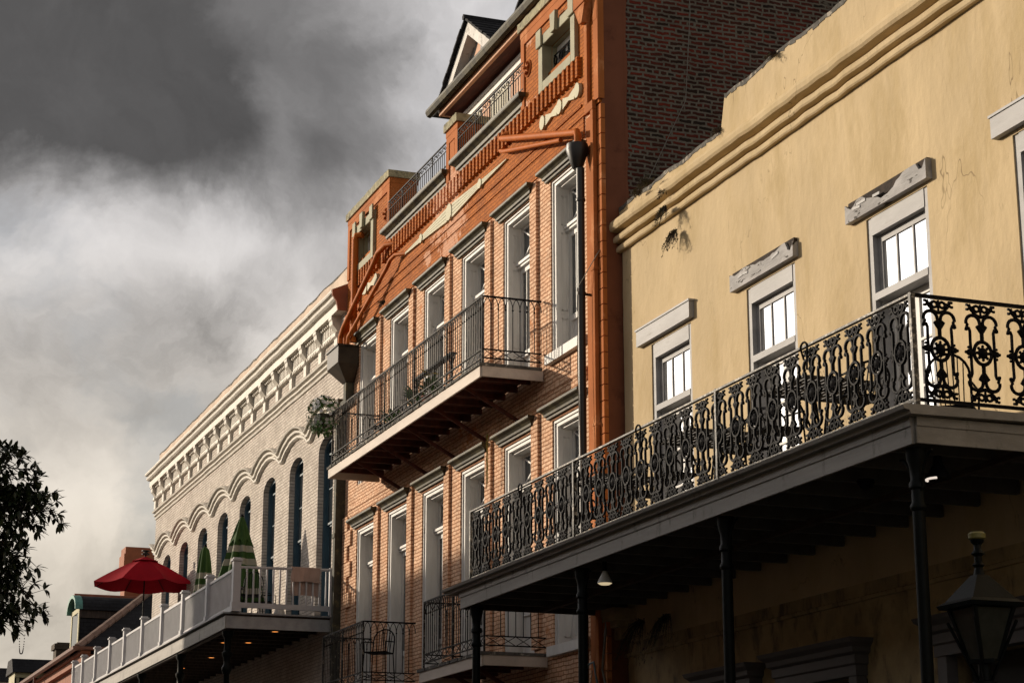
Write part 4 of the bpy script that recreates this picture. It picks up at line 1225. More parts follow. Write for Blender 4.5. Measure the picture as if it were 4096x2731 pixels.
# ------------------------------------------------------------------ yellow building
yel = empty('stucco_building', (-18.0, 12.3, .14), 'old yellow stucco building with moulded parapet and grey framed tall windows', 'building')
YL = [-26.88, -23.69, -20.44, -17.30, -14.1]
YW_, YB, YT = 1.40, 5.82, 9.43
YX0, YX1 = -27.93, -6.0
w = MB()
wall_grid(w, YX0 + .12, YX1, 5.0, 11.9, 12.3, 12.75, [(x, x + YW_, YB, YT) for x in YL])
zz = .14; pl = []
while zz < 11.9: pl.append((YX0 + random.uniform(-.012, .012), zz)); zz += .22
pl.append((YX0, 11.9))
w2 = [p for p in pl if p[1] > 5.0]
w.prism([(YX0 + .12, 5.0), (YX0 + .12, 11.9)] + w2[::-1], 'y', 12.3, 12.75)
w.build('upper_wall', 'yellow', yel)
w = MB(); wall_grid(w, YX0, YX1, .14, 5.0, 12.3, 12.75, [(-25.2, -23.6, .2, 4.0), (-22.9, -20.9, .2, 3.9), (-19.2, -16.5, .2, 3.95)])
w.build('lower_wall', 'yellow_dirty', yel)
MB().box(-27.2, YX1, 12.85, 12.9, .2, 11.8).build('inner_wall', 'curtain', yel)
MB().box(YX0, YX1, 12.75, 24.0, 11.2, 11.7).build('flat_roof', 'asphalt', yel)
YC = [(0, .0), (.065, .0), (.08, .02), (.082, .07), (.06, .105), (.012, .12), (.012, .155), (.115, .155), (.130, .18), (.130, .235), (.10, .27), (.04, .285), (.04, .33), (.17, .34), (.195, .375), (.20, .44), (.175, .50), (.11, .55), (.03, .60), (0, .64)]
run(YX0, YX1, 11.22, YC, 'cornice', 'yellow', yel, 12.3, wob=.010, seg=.28)
def ptop(x):
    if x < -24.22: return 11.97 + .02 * math.sin(x * 5)
    if x < -24.12: return 11.97 + (x + 24.22) / .10 * .50
    return 12.47 + .015 * math.sin(x * 3)
pp = []; x = YX0 - .03
while x < YX1: pp.append((x, ptop(x) + random.uniform(-.015, .015))); x += .06 if abs(x + 24.17) < .1 else .16
m = MB(); m.prism([(YX0 - .03, 11.83), (YX1, 11.83), (YX1, 12.47)] + pp[::-1], 'y', 12.27, 12.7); m.build('parapet', 'yellow', yel)
m = MB()
for a, b in zip(pp[:-1], pp[1:]):
    if b[1] - a[1] > .04: continue
    d1, d2 = random.uniform(.015, .06), random.uniform(.015, .06)
    m.prism([(a[0], a[1] - d1), (b[0], b[1] - d2), (b[0], b[1] + .02), (a[0], a[1] + .02)], 'y', 12.262, 12.71)
m.build('parapet_coping', 'coping_dark', yel)


def y_window(x, parent, root):
    c = MB(); Y = 12.3; w_ = YW_
    # outer reveal lining and frame
    c.box(x, x + .10, Y + .02, Y + .09, YB, YT); c.box(x + w_ - .10, x + w_, Y + .02, Y + .09, YB, YT)
    c.box(x + .10, x + w_ - .10, Y + .01, Y + .09, 9.20, YT)
    c.box(x + .10, x + w_ - .10, Y + .012, Y + .26, 8.37, 8.46)
    c.box(x + .10, x + .14, Y + .09, Y + .30, YB, YT); c.box(x + w_ - .14, x + w_ - .10, Y + .09, Y + .30, YB, YT)
    c.box(x + .14, x + w_ - .14, Y + .09, Y + .30, 9.17, 9.20)
    co = c.build('window', 'wood_grey', parent, loc=root)
    s = MB(); y = Y + .095
    a, b = x + .14, x + w_ - .14
    s.box(a, a + .05, y, y + .05, 8.461, 9.169); s.box(b - .05, b, y, y + .05, 8.461, 9.169)
    s.box(a + .05, b - .05, y, y + .05, 8.461, 8.50); s.box(a + .05, b - .05, y, y + .05, 9.11, 9.169)
    for k in (1, 2):
        xm = a + (b - a) * k / 3; s.box(xm - .014, xm + .014, y + .005, y + .045, 8.50, 9.11)
    s.build('transom_sash', 'wood_grey', co)
    MB().box(a + .05, b - .05, y + .02, y + .03, 8.49, 9.12).build('transom_pane', 'glass_bright', co)
    d = MB(); y = Y + .20
    for k in range(2):
        l0 = a + k * (b - a) / 2; l1 = l0 + (b - a) / 2 - .006
        d.box(l0, l0 + .08, y, y + .05, YB, 8.36); d.box(l1 - .08, l1, y, y + .05, YB, 8.36)
        for z0, z1 in ((YB, YB + .18), (6.45, 6.56), (7.16, 7.19), (7.72, 7.75), (8.27, 8.36)):
            d.box(l0 + .08, l1 - .08, y, y + .05, z0, z1)
        d.box(l0 + .08, l1 - .08, y + .02, y + .03, YB + .18, 6.45)
    d.build('french_door', 'wood_white', co)
    g = MB()
    for k in range(2):
        l0 = a + k * (b - a) / 2; l1 = l0 + (b - a) / 2 - .006
        g.box(l0 + .07, l1 - .07, y + .022, y + .030, 6.55, 8.28)
    g.build('glazing', 'glass_bright', co)
    return co


yw = y_window(YL[0], yel, (YL[0], 12.3, YB))
for k in range(1, 5): copy_tree(yw, (YL[k] - YL[0], 0, 0), yel)
# timber lintels, two of them rotten
def lintel(x0, x1, mat, bite=None, lab=None):
    m = MB(); zb, zt = 9.475, 9.72
    top = []
    n = 26
    for i in range(n + 1):
        xx = x0 + (x1 - x0) * i / n; t = i / n; z = zt
        if bite:
            for (c, wd, dp) in bite:
                if abs(t - c) < wd: z -= dp * (1 - (abs(t - c) / wd) ** 2) * random.uniform(.75, 1.15)
        top.append((xx, z))
    m.prism([(x0, zb), (x1, zb)] + top[::-1], 'y', 12.215, 12.299)
    if not bite: m.box(x0 - .02, x1 + .02, 12.20, 12.299, zt, zt + .03)
    o = m.build('lintel', mat, yel, label=lab)
    if bite:
        MB().box(x0 + .03, x1 - .02, 12.25, 12.298, 9.60, zt + .02).build('lintel_core', 'wood_dark', o)
        m = MB()
        for k in range(3):
            q = random.uniform(x0 + .1, x1 - .4); m.bar((q, 12.211, 9.60 + random.uniform(0, .05)), (q + random.uniform(.12, .25), 12.208, 9.60 + random.uniform(-.0, .05)), .006, .035)
        m.build('peeling_strip', 'wood_grey', o)


lintel(-27.26, -25.36, 'wood_grey')
lintel(-24.03, -22.18, 'lintel_worn', [(.12, .10, .05), (.55, .3, .07), (.95, .06, .16)], 'flaking grey lintel with rot at its right end')
lintel(-20.80, -18.92, 'lintel_worn', [(.48, .26, .15), (.08, .08, .08), (.95, .05, .12)], 'rotten grey lintel with a dark cavity along its top')
lintel(-17.58, -15.7, 'wood_grey'); lintel(-14.4, -12.5, 'wood_grey')

# ground floor mouldings
LC = [(0, 0), (.03, 0), (.035, .05), (.09, .09), (.10, .13), (0, .16)]
run(YX0, YX1, 4.78, [(0, 0), (.035, .01), (.04, .05), (.0, .07)], 'string_course', 'yellow_dirty', yel, 12.3, wob=.006, seg=.3)
m = MB(); m.box(-28.30, -27.6, 11.95, 12.5, 5.32, 5.40); m.box(-28.22, -27.7, 12.02, 12.5, 5.22, 5.319); m.box(-28.10, -27.75, 12.10, 12.5, 5.05, 5.219)
m.prism([(-28.34, 5.401), (-27.6, 5.401), (-27.62, 5.50), (-28.28, 5.52)], 'y', 11.93, 12.5)
m.build('corner_capital', 'yellow_dirty', yel)
ENT = [(0, 0), (.16, 0), (.16, .12), (.19, .14), (.19, .24), (.24, .27), (.25, .33), (.31, .38), (.33, .43), (0, .46)]
for x0, x1, z in ((-25.35, -23.45, 3.86), (-23.10, -20.72, 3.90), (-19.35, -16.3, 3.94)):
    hood(x0, x1, z, 1.0, 'shop_entablature', yel, 12.3, ENT, 'stone_dk')
    MB().box(x0 + .2, x0 + .38, 12.16, 12.3, .2, z).build('shop_pilaster', 'stone_dk', yel); MB().box(x1 - .38, x1 - .2, 12.16, 12.3, .2, z).build('shop_pilaster', 'stone_dk', yel)
for q0, q1, q2 in ((-25.0, -23.8, 3.86), (-22.7, -21.1, 3.9), (-19.0, -16.6, 3.94)): MB().box(q0, q1, 12.5, 12.55, .2, q2).build('shop_door', 'curtain', yel)

# gallery
YG = MB().box(-28.25, -15.56, 9.76, 12.29, 5.66, 5.74).build('gallery', 'soffit_red', yel, loc=(-22, 12.3, 5.7))
GX0, GX1, GY = -28.28, -15.53, 9.75
m = MB(); m.box(GX0, GX1, GY - .035, GY, 5.45, 5.70); m.box(GX0 - .01, GX1 + .01, GY - .05, GY - .0351, 5.615, 5.70); m.build('front_fascia', 'fascia', YG)
m = MB(); m.box(GX1 - .001, GX1 + .035, GY, 12.29, 5.455, 5.70); m.box(GX1 + .0351, GX1 + .05, GY, 12.29, 5.615, 5.70); m.build('side_fascia', 'fascia', YG)
m = MB(); m.box(GX0 - .035, GX0 + .001, GY, 12.29, 5.45, 5.70); m.build('end_fascia', 'soffit_dk', YG)
m = MB()
ed = [(9.60, 5.795), (9.56, 5.78), (9.575, 5.745), (9.63, 5.735), (9.64, 5.701), (12.29, 5.7415), (12.29, 5.80)]
m.prism(ed, 'x', -28.75, -15.40)
m.build('deck', 'fascia', YG)
x = -28.0; k = 0
while x < -15.7:
    MB().box(x, x + .07, 9.77, 12.28, 5.50, 5.659).build('joist', 'joist', YG); x += .74
m = MB(); m.box(-28.2, -15.6, 10.95, 11.03, 5.44, 5.499); m.build('beam', 'soffit_dk', YG)
for x in (-27.98, -23.86, -19.68, -15.72):
    m = MB(); m.lathe([(.12, 0), (.12, .25), (.08, .35), (.062, .5), (.060, 4.72), (.078, 4.74), (.08, 4.77), (.062, 4.80), (.060, 4.92), (.080, 4.94), (.080, 4.98), (.062, 5.01), (.066, 5.12), (.09, 5.20), (.10, 5.28), (.10, 5.31)], (x, 9.87, .14), 16)
    m.build('column', 'iron_post', YG, smooth=True)
    b = MB()
    for sg in (-1, 1):
        b.tube([(x, 9.87, 4.95)] + [(x + sg * (.06 + .22 * (1 - math.cos(t))), 9.87, 4.97 + .42 * math.sin(t)) for t in [PI * i / 12 for i in range(1, 7)]], .014, 5)
    b.build('scroll_bracket', 'iron_post', YG)


def ornate_panel(w_=.40, h=.965):
    m = MB(); n = 6
    T = lambda pts, r, cl=False: m.tube([(p[0] * w_, 0, p[1] * h) for p in pts], r * 1.42, n, closed=cl)
    arc = lambda cx_, cz, rx, rz, a0, a1, k=8: [(cx_ + rx * math.cos(a0 + (a1 - a0) * i / k), cz + rz * math.sin(a0 + (a1 - a0) * i / k)) for i in range(k + 1)]
    for s in (-1, 1):
        for v in (1, -1):
            Z = lambda z: .5 + v * (z - .5)
            q = lambda pts: [(s * p[0], Z(p[1])) for p in pts]
            T(q([(.30, .5), (.305, .60), (.30, .715), (.33, .745), (.38, .755), (.40, .72)]), .0115)
            m.ball((s * .385 * w_, 0, Z(.735) * h), .021, 6)
            T(q(arc(.215, .80, .175, .075, -.15, PI, 10) + [(.02, .74)]), .0125)
            m.ball((s * .36 * w_, 0, Z(.775) * h), .018, 6)
            T(q([(.02, .865), (.14, .885), (.24, .93), (.29, .985)]), .0115)
            T(q(arc(.34, .955, .06, .024, 1.2, 5.2, 6)), .010)
            T(q(arc(.10, .945, .075, .030, 0, 2 * PI, 8)[:-1]), .0105, True)
            m.ball((s * .20 * w_, 0, Z(.955) * h), .015, 5)
            T(q([(0, .70), (.06, .735), (.11, .765), (.07, .775), (0, .755)]), .013)
            m.ball((s * .095 * w_, 0, Z(.762) * h), .018, 6)
        m.lathe([(.001, -.020), (.030, -.012), (.034, 0), (.030, .012), (.001, .020)], (s * .345 * w_, 0, .5 * h), 7, 'y')
        m.ball((s * .43 * w_, 0, .5 * h), .016, 6)
        m.ball((s * .36 * w_, 0, .55 * h), .014, 5); m.ball((s * .36 * w_, 0, .45 * h), .014, 5)
        T([(s * .22, .5), (s * .32, .5)], .012)
    for v in (1, -1):
        Z = lambda z: .5 + v * (z - .5)
        T([(0, Z(.61)), (0, Z(.76))], .015)
        m.ball((0, 0, Z(.735) * h), .026, 8); m.ball((0, 0, Z(.69) * h), .019, 6); m.ball((0, 0, Z(.925) * h), .018, 6)
        T([(0, Z(.85)), (0, Z(.99))], .009)
    T(arc(0, .5, .225, .115, 0, 2 * PI, 18)[:-1], .0135, True)
    for k in range(8):
        a = 2 * PI * k / 8
        m.ball((.15 * w_ * math.cos(a), -.004, (.5 + .068 * math.sin(a)) * h), .016, 5)
        m.ball((.235 * w_ * math.cos(a + .39), 0, (.5 + .12 * math.sin(a + .39)) * h), .013, 5)
    m.lathe([(.001, -.035), (.022, -.028), (.05, -.012), (.058, 0), (.05, .012), (.022, .028), (.001, .035)], (0, 0, .5 * h), 10, 'y')
    return m


RZ0, RZ1 = 5.885, 6.865
pan = ornate_panel(.43, RZ1 - RZ0 - .01)
po = pan.build('railing_panel', 'iron', YG, world=False)
base = WLOC[YG.name]
npan = 29; pitch = (-15.53 + 27.97) / npan
po.location = Vector((-15.53 - pitch * .5, GY + .035, RZ0)) - base
for k in range(1, npan):
    c = po.copy(); COL.objects.link(c); c.parent = YG; c.location = Vector((-15.53 - pitch * (k + .5), GY + .035, RZ0)) - base
for k in range(5):
    c = po.copy(); COL.objects.link(c); c.parent = YG; c.location = Vector((-15.50, 10.06 + .462 * k, RZ0)) - base
    c.rotation_euler = (0, 0, PI / 2)
m = MB(); m.box(-27.99, -15.48, GY + .005, GY + .05, RZ1, RZ1 + .022)
m.build('handrail', 'iron_rust', YG)
m = MB(); m.box(-27.99, -15.50, GY + .02, GY + .05, RZ0 - .03, RZ0)
x = -27.7
while x < -15.6: m.box(x, x + .03, GY + .025, GY + .045, 5.80, RZ0 - .03); x += 1.07
m.build('bottom_rail', 'iron_rust', YG)
m = MB(); m.box(-15.53, -15.48, GY + .051, 12.29, RZ1 - .005, RZ1 + .022); m.box(-15.525, -15.495, GY + .051, 12.29, RZ0 - .03, RZ0); m.build('side_rails', 'iron', YG)
for x in (-27.98, -23.88, -19.64, -15.51):
    MB().box(x - .02, x + .02, GY + .0045, GY + .055, 5.80, RZ1 + .03).build('rail_post', 'iron_rust', YG)
    m = MB(); m.tube([(x + .35, GY + .06, 6.50), (x + .32, GY + .16, 6.2), (x + .25, GY + .30, 5.81)], .011, 5)
    if x > -16: m = MB(); m.tube([(-15.48, 11.0, 6.75), (-15.42, 11.02, 6.3), (-15.40, 11.03, 5.81)], .012, 5)
    m.build('stay', 'iron', YG)
for x in (-25.83, -21.75, -17.55):
    m = MB(); m.tube([(x - .06, GY + .03, RZ1 - .12)] + [(x + .07 * math.cos(t), GY + .0, RZ1 + .0 + .05 * math.sin(t)) for t in [PI - PI * i / 6 for i in range(7)]] + [(x + .05, GY, RZ1 - .25)], .012, 5)
    m.build('rail_hook', 'iron', YG)

# furniture behind the iron railing
DK = 5.80
round_table_((-18.95, 10.72, DK), .47, 1.03, 'square black mesh bar table on the yellow gallery nearest its near corner', 'table', 'bar tables on the iron gallery', True)
round_table_((-21.75, 10.70, DK), .44, 1.03, 'square black bar table in the middle of the yellow gallery', 'table', 'bar tables on the iron gallery', True)
round_table_((-24.75, 10.75, DK), .42, 1.03, 'square black bar table toward the far end of the yellow gallery', 'table', 'bar tables on the iron gallery', True)
sg_ = 'black metal seats behind the iron railing'
for i, (x, y, rz, hh, lab) in enumerate([(-18.05, 10.65, -1.5, .70, 'bar chair on the near side of the nearest mesh table'), (-19.75, 10.60, 1.5, .70, 'bar chair on the far side of the nearest mesh table'),
                                    (-20.85, 10.7, -1.4, .70, 'bar chair on the near side of the middle mesh table'), (-22.6, 10.65, 1.6, .70, 'bar chair on the far side of the middle mesh table'),
                                    (-23.9, 10.75, -1.7, .70, 'bar chair on the near side of the farthest mesh table'), (-25.7, 10.7, 1.4, .70, 'bar chair on the far side of the farthest mesh table')]):
    metal_chair((x, y, DK), rz, hh, lab, sg_, back=.34)
metal_chair((-17.15, 11.25, DK), -2.3, .43, 'black slatted armchair by the window nearest the gallery corner', sg_, back=.52)

# lamps under the gallery
fl = empty('flood_lamp', (-23.3, 9.95, 5.5), 'grey cone shaped flood bulb hanging under the gallery beside a column', 'lamp')
m = MB(); m.lathe([(.03, 0), (.032, -.10), (.04, -.12)], (-23.3, 9.95, 5.47), 12); m.build('socket', 'iron_post', fl, smooth=True)
m = MB(); m.lathe([(.03, 0), (.045, -.04), (.085, -.12), (.095, -.145), (.095, -.155)], (-23.3, 9.95, 5.35), 18); m.build('bulb', 'bulb_white', fl, smooth=True)
m = MB(); m.lathe([(.092, 0), (.06, -.02), (.001, -.026)], (-23.3, 9.95, 5.195), 18); m.build('bulb_lens', 'glow_pale', fl, smooth=True)
fl = empty('flood_lamp', (-15.95, 10.25, 5.5), 'black round flood lamp with a bright rim behind the near corner column', 'lamp')
m = MB(); m.lathe([(.04, 0), (.05, -.08), (.11, -.18), (.12, -.22)], (-15.95, 10.25, 5.45), 18); m.build('shade', 'iron', fl, smooth=True)
m = MB(); m.tube([(-15.95 + .115 * math.cos(t), 10.25 + .115 * math.sin(t), 5.225) for t in [-2.6 + 1.9 * i / 10 for i in range(11)]], .012, 6); m.build('glinting_rim', 'rim_glint', fl)  # bright arc on an unlit lamp, a highlight put in as emission
sc = empty('security_camera', (-17.45, 10.35, 5.5), 'small dark dome camera under the gallery ceiling', 'camera')
m = MB(); m.lathe([(.09, 0), (.09, -.04), (.075, -.05), (.06, -.09), (.001, -.115)], (-17.45, 10.35, 5.50), 16); m.build('dome', 'iron', sc, smooth=True)

# street lamp
slx, sly = -13.35, 8.9
sl_ = empty('street_lamp', (slx, sly, .14), 'black gas style street lantern with a yellow green cap in front of the dark shopfront', 'street lamp')
m = MB(); m.lathe([(.16, 0), (.16, .12), (.11, .2), (.09, .5), (.055, .7), (.048, 2.66), (.075, 2.69), (.05, 2.74), (.045, 2.86), (.10, 2.89), (.10, 2.93)], (slx, sly, .14), 16); m.build('post', 'iron_post', sl_, smooth=True)
m = MB()
zc, zg0, zg1 = 3.08, 3.23, 3.64
for k in range(4):
    a = PI / 4 + k * PI / 2; m.bar((slx + .05 * math.cos(a), sly + .05 * math.sin(a), zc), (slx + .27 * math.cos(a), sly + .27 * math.sin(a), zg1 - .10), .018, .018)
    m.bar((slx + .10 * math.cos(a), sly + .10 * math.sin(a), zg0), (slx + .25 * math.cos(a), sly + .25 * math.sin(a), zg1), .03, .03)
m.lathe([(.14, -.01), (.14, .02)], (slx, sly, zg0 - .01), 4)
m.lathe([(.05, 0), (.05, .14)], (slx, sly, zc), 8)
m.build('lantern_frame', 'iron_post', sl_)
m = MB()
q0, q1 = .095, .225
vs = [(slx + sx * q0 * .92, sly + sy * q0 * .92, zg0 + .01) for sx, sy in ((-1, -1), (1, -1), (1, 1), (-1, 1))] + [(slx + sx * q1 * .76, sly + sy * q1 * .76, zg1 - .01) for sx, sy in ((-1, -1), (1, -1), (1, 1), (-1, 1))]
m.add(vs, [(0, 1, 5, 4), (1, 2, 6, 5), (2, 3, 7, 6), (3, 0, 4, 7)]); m.build('lantern_glass', 'lamp_glass', sl_)
m = MB()
r45 = math.sqrt(2)
def sq(r, z): return [(slx + sx * r, sly + sy * r, z) for sx, sy in ((-1, -1), (1, -1), (1, 1), (-1, 1))]
rows = [sq(.235, zg1), sq(.25, zg1 + .03), sq(.20, zg1 + .06), sq(.05, zg1 + .26)]
vs = [p for r_ in rows for p in r_]; fs = [(i * 4 + k, i * 4 + (k + 1) % 4, (i + 1) * 4 + (k + 1) % 4, (i + 1) * 4 + k) for i in range(3) for k in range(4)] + [(3, 2, 1, 0), (12, 13, 14, 15)]
m.add(vs, fs); m.build('lantern_roof', 'iron_post', sl_)
m = MB(); m.lathe([(.045, 0), (.03, .06), (.05, .08), (.03, .10), (.03, .15), (.055, .17), (.03, .2), (.03, .24), (.05, .26), (.055, .28)], (slx, sly, zg1 + .26), 12); m.build('finial', 'iron_post', sl_, smooth=True)
m = MB(); m.lathe([(.055, 0), (.068, .01), (.070, .045), (.055, .06), (.001, .062)], (slx, sly, zg1 + .541), 16); m.build('photocell', 'lamp_cap', sl_, smooth=True)

# ------------------------------------------------------------------ houses beyond the white building
hip = empty('cottage', (-90, 12, .14), 'low red brown house with hip roof, copper hooded dormer and tall red chimney', 'house')
EX, EY, EZ, TP = -80.0, 11.55, 10.15, .824
m = MB(); m.box(-112, -80.6, 12.1, 24.0, .14, 10.0); m.build('wall', 'brown_wall', hip)
m = MB(); m.box(-112, -80.45, 12.0, 12.099, 9.15, 9.35); m.box(-112, -80.35, 11.85, 12.099, 9.72, 9.99); m.box(-112, -80.2, 11.7, 12.1, 9.99, 10.1); m.build('eave_moulding', 'brown_wall', hip)
D_ = 7.0
rf = MB()
rf.add([(-112, EY, EZ), (EX, EY, EZ), (EX - D_, EY + D_, EZ + D_ * TP), (-112, EY + D_, EZ + D_ * TP)], [(0, 1, 2, 3)])
rf.build('front_roof_slope', 'slate_x', hip)
rf = MB(); rf.add([(EX, EY, EZ), (EX, EY + 2 * D_, EZ), (EX - D_, EY + D_, EZ + D_ * TP)], [(0, 1, 2)]); rf.build('side_roof_slope', 'slate', hip)
rt = MB(); n = 22
for i in range(n):
    a = Vector((EX, EY, EZ + .03)).lerp(Vector((EX - D_, EY + D_, EZ + D_ * TP + .03)), i / n)
    b = Vector((EX, EY, EZ + .05)).lerp(Vector((EX - D_, EY + D_, EZ + D_ * TP + .05)), (i + .97) / n)
    rt.tube([a, b], .17, 6, r2=.145)
rt.build('hip_tiles', 'tile_pink', hip)
g = MB(); g.prism([(EY - .02, EZ - .06), (EY - .10, EZ - .10), (EY - .19, EZ - .04), (EY - .21, EZ + .07), (EY - .17, EZ + .08), (EY - .02, EZ + .06)], 'x', -112, EX + .15)
g.prism([(EX + .0, EZ - .06), (EX + .13, EZ - .04), (EX + .15, EZ + .07), (EX, EZ + .05)], 'y', EY - .15, EY + 12)
g.tube([(-92.0, EY - .1, EZ - .1), (-92.0, EY - .1, EZ - .5), (-91.7, 12.0, EZ - 1.1), (-91.7, 12.02, 5)], .06, 6)
g.build('gutter', 'gutter', hip)
# dormer with rounded copper front
dx0, dx1, dy = -89.15, -86.95, 12.55
dm = MB().box(dx0, dx1, dy + .02, 16.2, 10.2, 12.55).build('dormer', 'slate', hip)
d = MB()
d.box(dx0 - .05, dx0 + .22, dy - .02, dy + .02, 10.9, 12.65); d.box(dx1 - .22, dx1 + .05, dy - .02, dy + .02, 10.9, 12.65); d.box(dx0 + .2, dx1 - .2, dy - .02, dy + .02, 12.45, 12.65); d.box(dx0 - .1, dx1 + .1, dy - .06, dy + .02, 10.88, 11.02)
d.build('dormer_front', 'cream_wall', dm)
MB().box(dx0 + .22, dx1 - .22, dy, dy + .015, 11.02, 12.45).build('dormer_pane', 'glass_mid', dm)
xc = (dx0 + dx1) / 2
prof = [(xc + 1.32 * math.cos(t), 12.55 + .72 * math.sin(t)) for t in [PI * i / 12 for i in range(13)]]
pin = [(xc + 1.18 * math.cos(t), 12.55 + .58 * math.sin(t)) for t in [PI * i / 12 for i in range(13)]]
d = MB()
for i in range(12): d.prism([prof[i], prof[i + 1], pin[i + 1], pin[i]], 'y', dy - .22, dy + .10)
d.build('dormer_hood', 'copper', dm)
d = MB()
for i in range(12): d.prism([(p[0], p[1] - .02) for p in (prof[i], prof[i + 1])] + [(p[0], p[1] - .02) for p in (pin[i + 1], pin[i])], 'y', dy + .101, 16.5)
d.build('dormer_roof', 'slate', dm)
d = MB(); d.box(dx1 - .05, dx1 + .08, dy, 16.0, 12.2, 12.56); d.build('dormer_cornice', 'soffit_dk', dm)
d = MB(); d.tube([(xc, dy - .1, 13.27), (xc, 16.4, 13.27)], .10, 6); d.build('dormer_ridge', 'tile_red', dm)
c = MB(); c.box(-90.3, -89.2, 14.8, 15.95, 11, 14.85); c.box(-90.4, -89.1, 14.7, 16.05, 14.851, 15.4); c.box(-90.34, -89.16, 14.76, 15.99, 15.401, 15.72)
c.build('chimney', 'red_chimney', hip)

h2 = empty('house', (-111, 13, .14), 'small cream boarded dormer house with dark shingle roof low behind the red brown gutter', 'house')
c = MB(); c.box(-113, -110.6, 12.8, 16.5, 8, 12.0); c.build('wall', 'slate', h2)
c = MB(); c.box(-113.1, -110.5, 12.70, 12.799, 8, 12.0); c.box(-110.599, -110.45, 12.72, 15.5, 11.72, 12.0); c.box(-110.599, -110.5, 12.72, 12.95, 8, 11.72); c.build('trim_boards', 'cream_wall', h2)
c = MB(); c.prism([(-113.4, 11.98), (-110.2, 11.98), (-110.9, 12.75), (-112.7, 12.75)], 'y', 12.55, 16.5); c.build('roof', 'slate', h2)
c = MB(); c.box(-112.6, -111.2, 12.68, 12.70, 9, 11.5); c.build('pane', 'glass_mid', h2)
h3 = empty('house', (-121, 13.4, .14), 'farthest little white dormer with dark roof at the bottom left corner', 'house')
c = MB(); c.box(-122.8, -120.2, 12.95, 16.5, 8, 12.35); c.build('wall', 'wood_grey', h3)
c = MB(); c.prism([(-123.1, 12.3), (-119.9, 12.3), (-120.6, 13.15), (-122.4, 13.15)], 'y', 12.7, 16.5); c.build('roof', 'slate', h3)
c = MB(); c.box(-120.199, -120.1, 12.95, 14.4, 11.95, 12.3); c.build('trim_boards', 'wood_white', h3)
c = MB(); c.box(-122.4, -120.6, 12.92, 12.949, 9, 12.0); c.build('pane', 'glass_mid', h3)
ch = MB(); ch.box(-100.6, -99.6, 13.35, 14.2, .2, 12.15); ch.box(-100.7, -99.5, 13.25, 14.3, 12.151, 12.42); ch.box(-100.5, -99.7, 13.4, 14.1, 12.421, 12.5)
tag(ch.build('chimney', 'old_chimney', loc=(-100.1, 13.8, .2)), 'squat dark mossy brick chimney standing by itself left of the dormer', 'chimney')
h4 = empty('house', (-140, 15, .14), 'distant plain house closing the street behind the farthest dormer', 'house')
c = MB(); c.box(-170, -128, 13.6, 26, .14, 11.6); c.build('wall', 'brown_wall', h4)
c = MB(); c.prism([(13.4, 11.6), (19.8, 12.4), (26.2, 11.6)], 'x', -170, -128); c.build('roof', 'slate_x', h4)

# unseen houses, added across the street to keep low sun off ground floors
def facing(x0, x1, h, mat, label):
    r = empty('added_facing_house', ((x0 + x1) / 2, -4.2, .14), label, 'house')
    hl = []
    x = x0 + 1.0
    while x < x1 - 1.6:
        for zb in (1.0, 4.8, 8.3):
            if zb + 2.2 < h: hl.append((x, x + 1.1, zb, zb + 2.2))
        x += 2.6
    w = MB(); wall_grid(w, x0, x1, .14, h, -4.5, -4.2, hl); w.box(x0, x1, -13, -12.7, .14, h); w.build('wall', mat, r)
    w = MB(); w.prism([(-3.9, h), (-3.9, h + .2), (-8.6, h + .9), (-13.3, h + .2), (-13.3, h)], 'x', x0, x1); w.build('roof', 'slate_x', r)
    for hx0, hx1, z0, z1 in hl:
        w = MB(); w.box(hx0, hx0 + .08, -4.3, -4.25, z0, z1); w.box(hx1 - .08, hx1, -4.3, -4.25, z0, z1); w.box(hx0 + .08, hx1 - .08, -4.3, -4.25, z1 - .08, z1); w.box(hx0 + .08, hx1 - .08, -4.3, -4.25, z0, z0 + .08)
        w.box(hx0 + .08, hx1 - .08, -4.31, -4.30, z0 + .08, z1 - .08)
        w.build('window', 'wood_grey', r)


facing(-88, -64, 11.0, 'brown_wall', 'unseen red brown house row added across the street, far end')
facing(-64, -51.5, 13.8, 'cream_wall', 'unseen cream house added across the street facing the orange townhouse')
facing(-51.5, -22, 11.35, 'brown_wall', 'unseen red brown house added across the street facing the yellow building')
facing(-22, 6, 11.5, 'cream_wall', 'unseen cream house added across the street behind the viewer')

# ------------------------------------------------------------------ plants and small things
def leaf(mb, p, d, up, L, w, fold=.25, n=3):
    d = Vector(d).normalized(); s_ = d.cross(Vector(up))
    if s_.length < 1e-3: s_ = d.orthogonal()
    s_.normalize(); u = s_.cross(d)
    p = Vector(p)
    prof = [(0, .05), (.25, .75), (.5, 1.0), (.78, .7), (1.0, .03)]
    vs = []; fs = []
    for t, q in prof:
        c = p + d * (L * t) - u * (L * .18 * t * t)
        vs += [c + s_ * (w * q / 2) + u * (w * fold * q * .5), c, c - s_ * (w * q / 2) + u * (w * fold * q * .5)]
    for i in range(4):
        b = i * 3
        fs += [(b, b + 3, b + 4, b + 1), (b + 1, b + 4, b + 5, b + 2)]
    mb.add(vs, fs)


rnd = random.Random(11)
def rv(s_=1.0): return Vector((rnd.uniform(-s_, s_), rnd.uniform(-s_, s_), rnd.uniform(-s_, s_)))


tree = empty('magnolia_tree', (-38.5, -.4, .0), 'dark leafy magnolia reaching in at the left edge with beads hanging from it', 'tree')
tk = MB(); tk.tube([(-38.5, -.4, 0), (-38.4, -.3, 2.2), (-38.4, -.2, 4.5), (-38.3, .1, 7.0), (-38.2, .3, 9.5)], .24, 10, r2=.07); tk.build('trunk', 'bark', tree, smooth=True)
cr = MB(); br = MB()


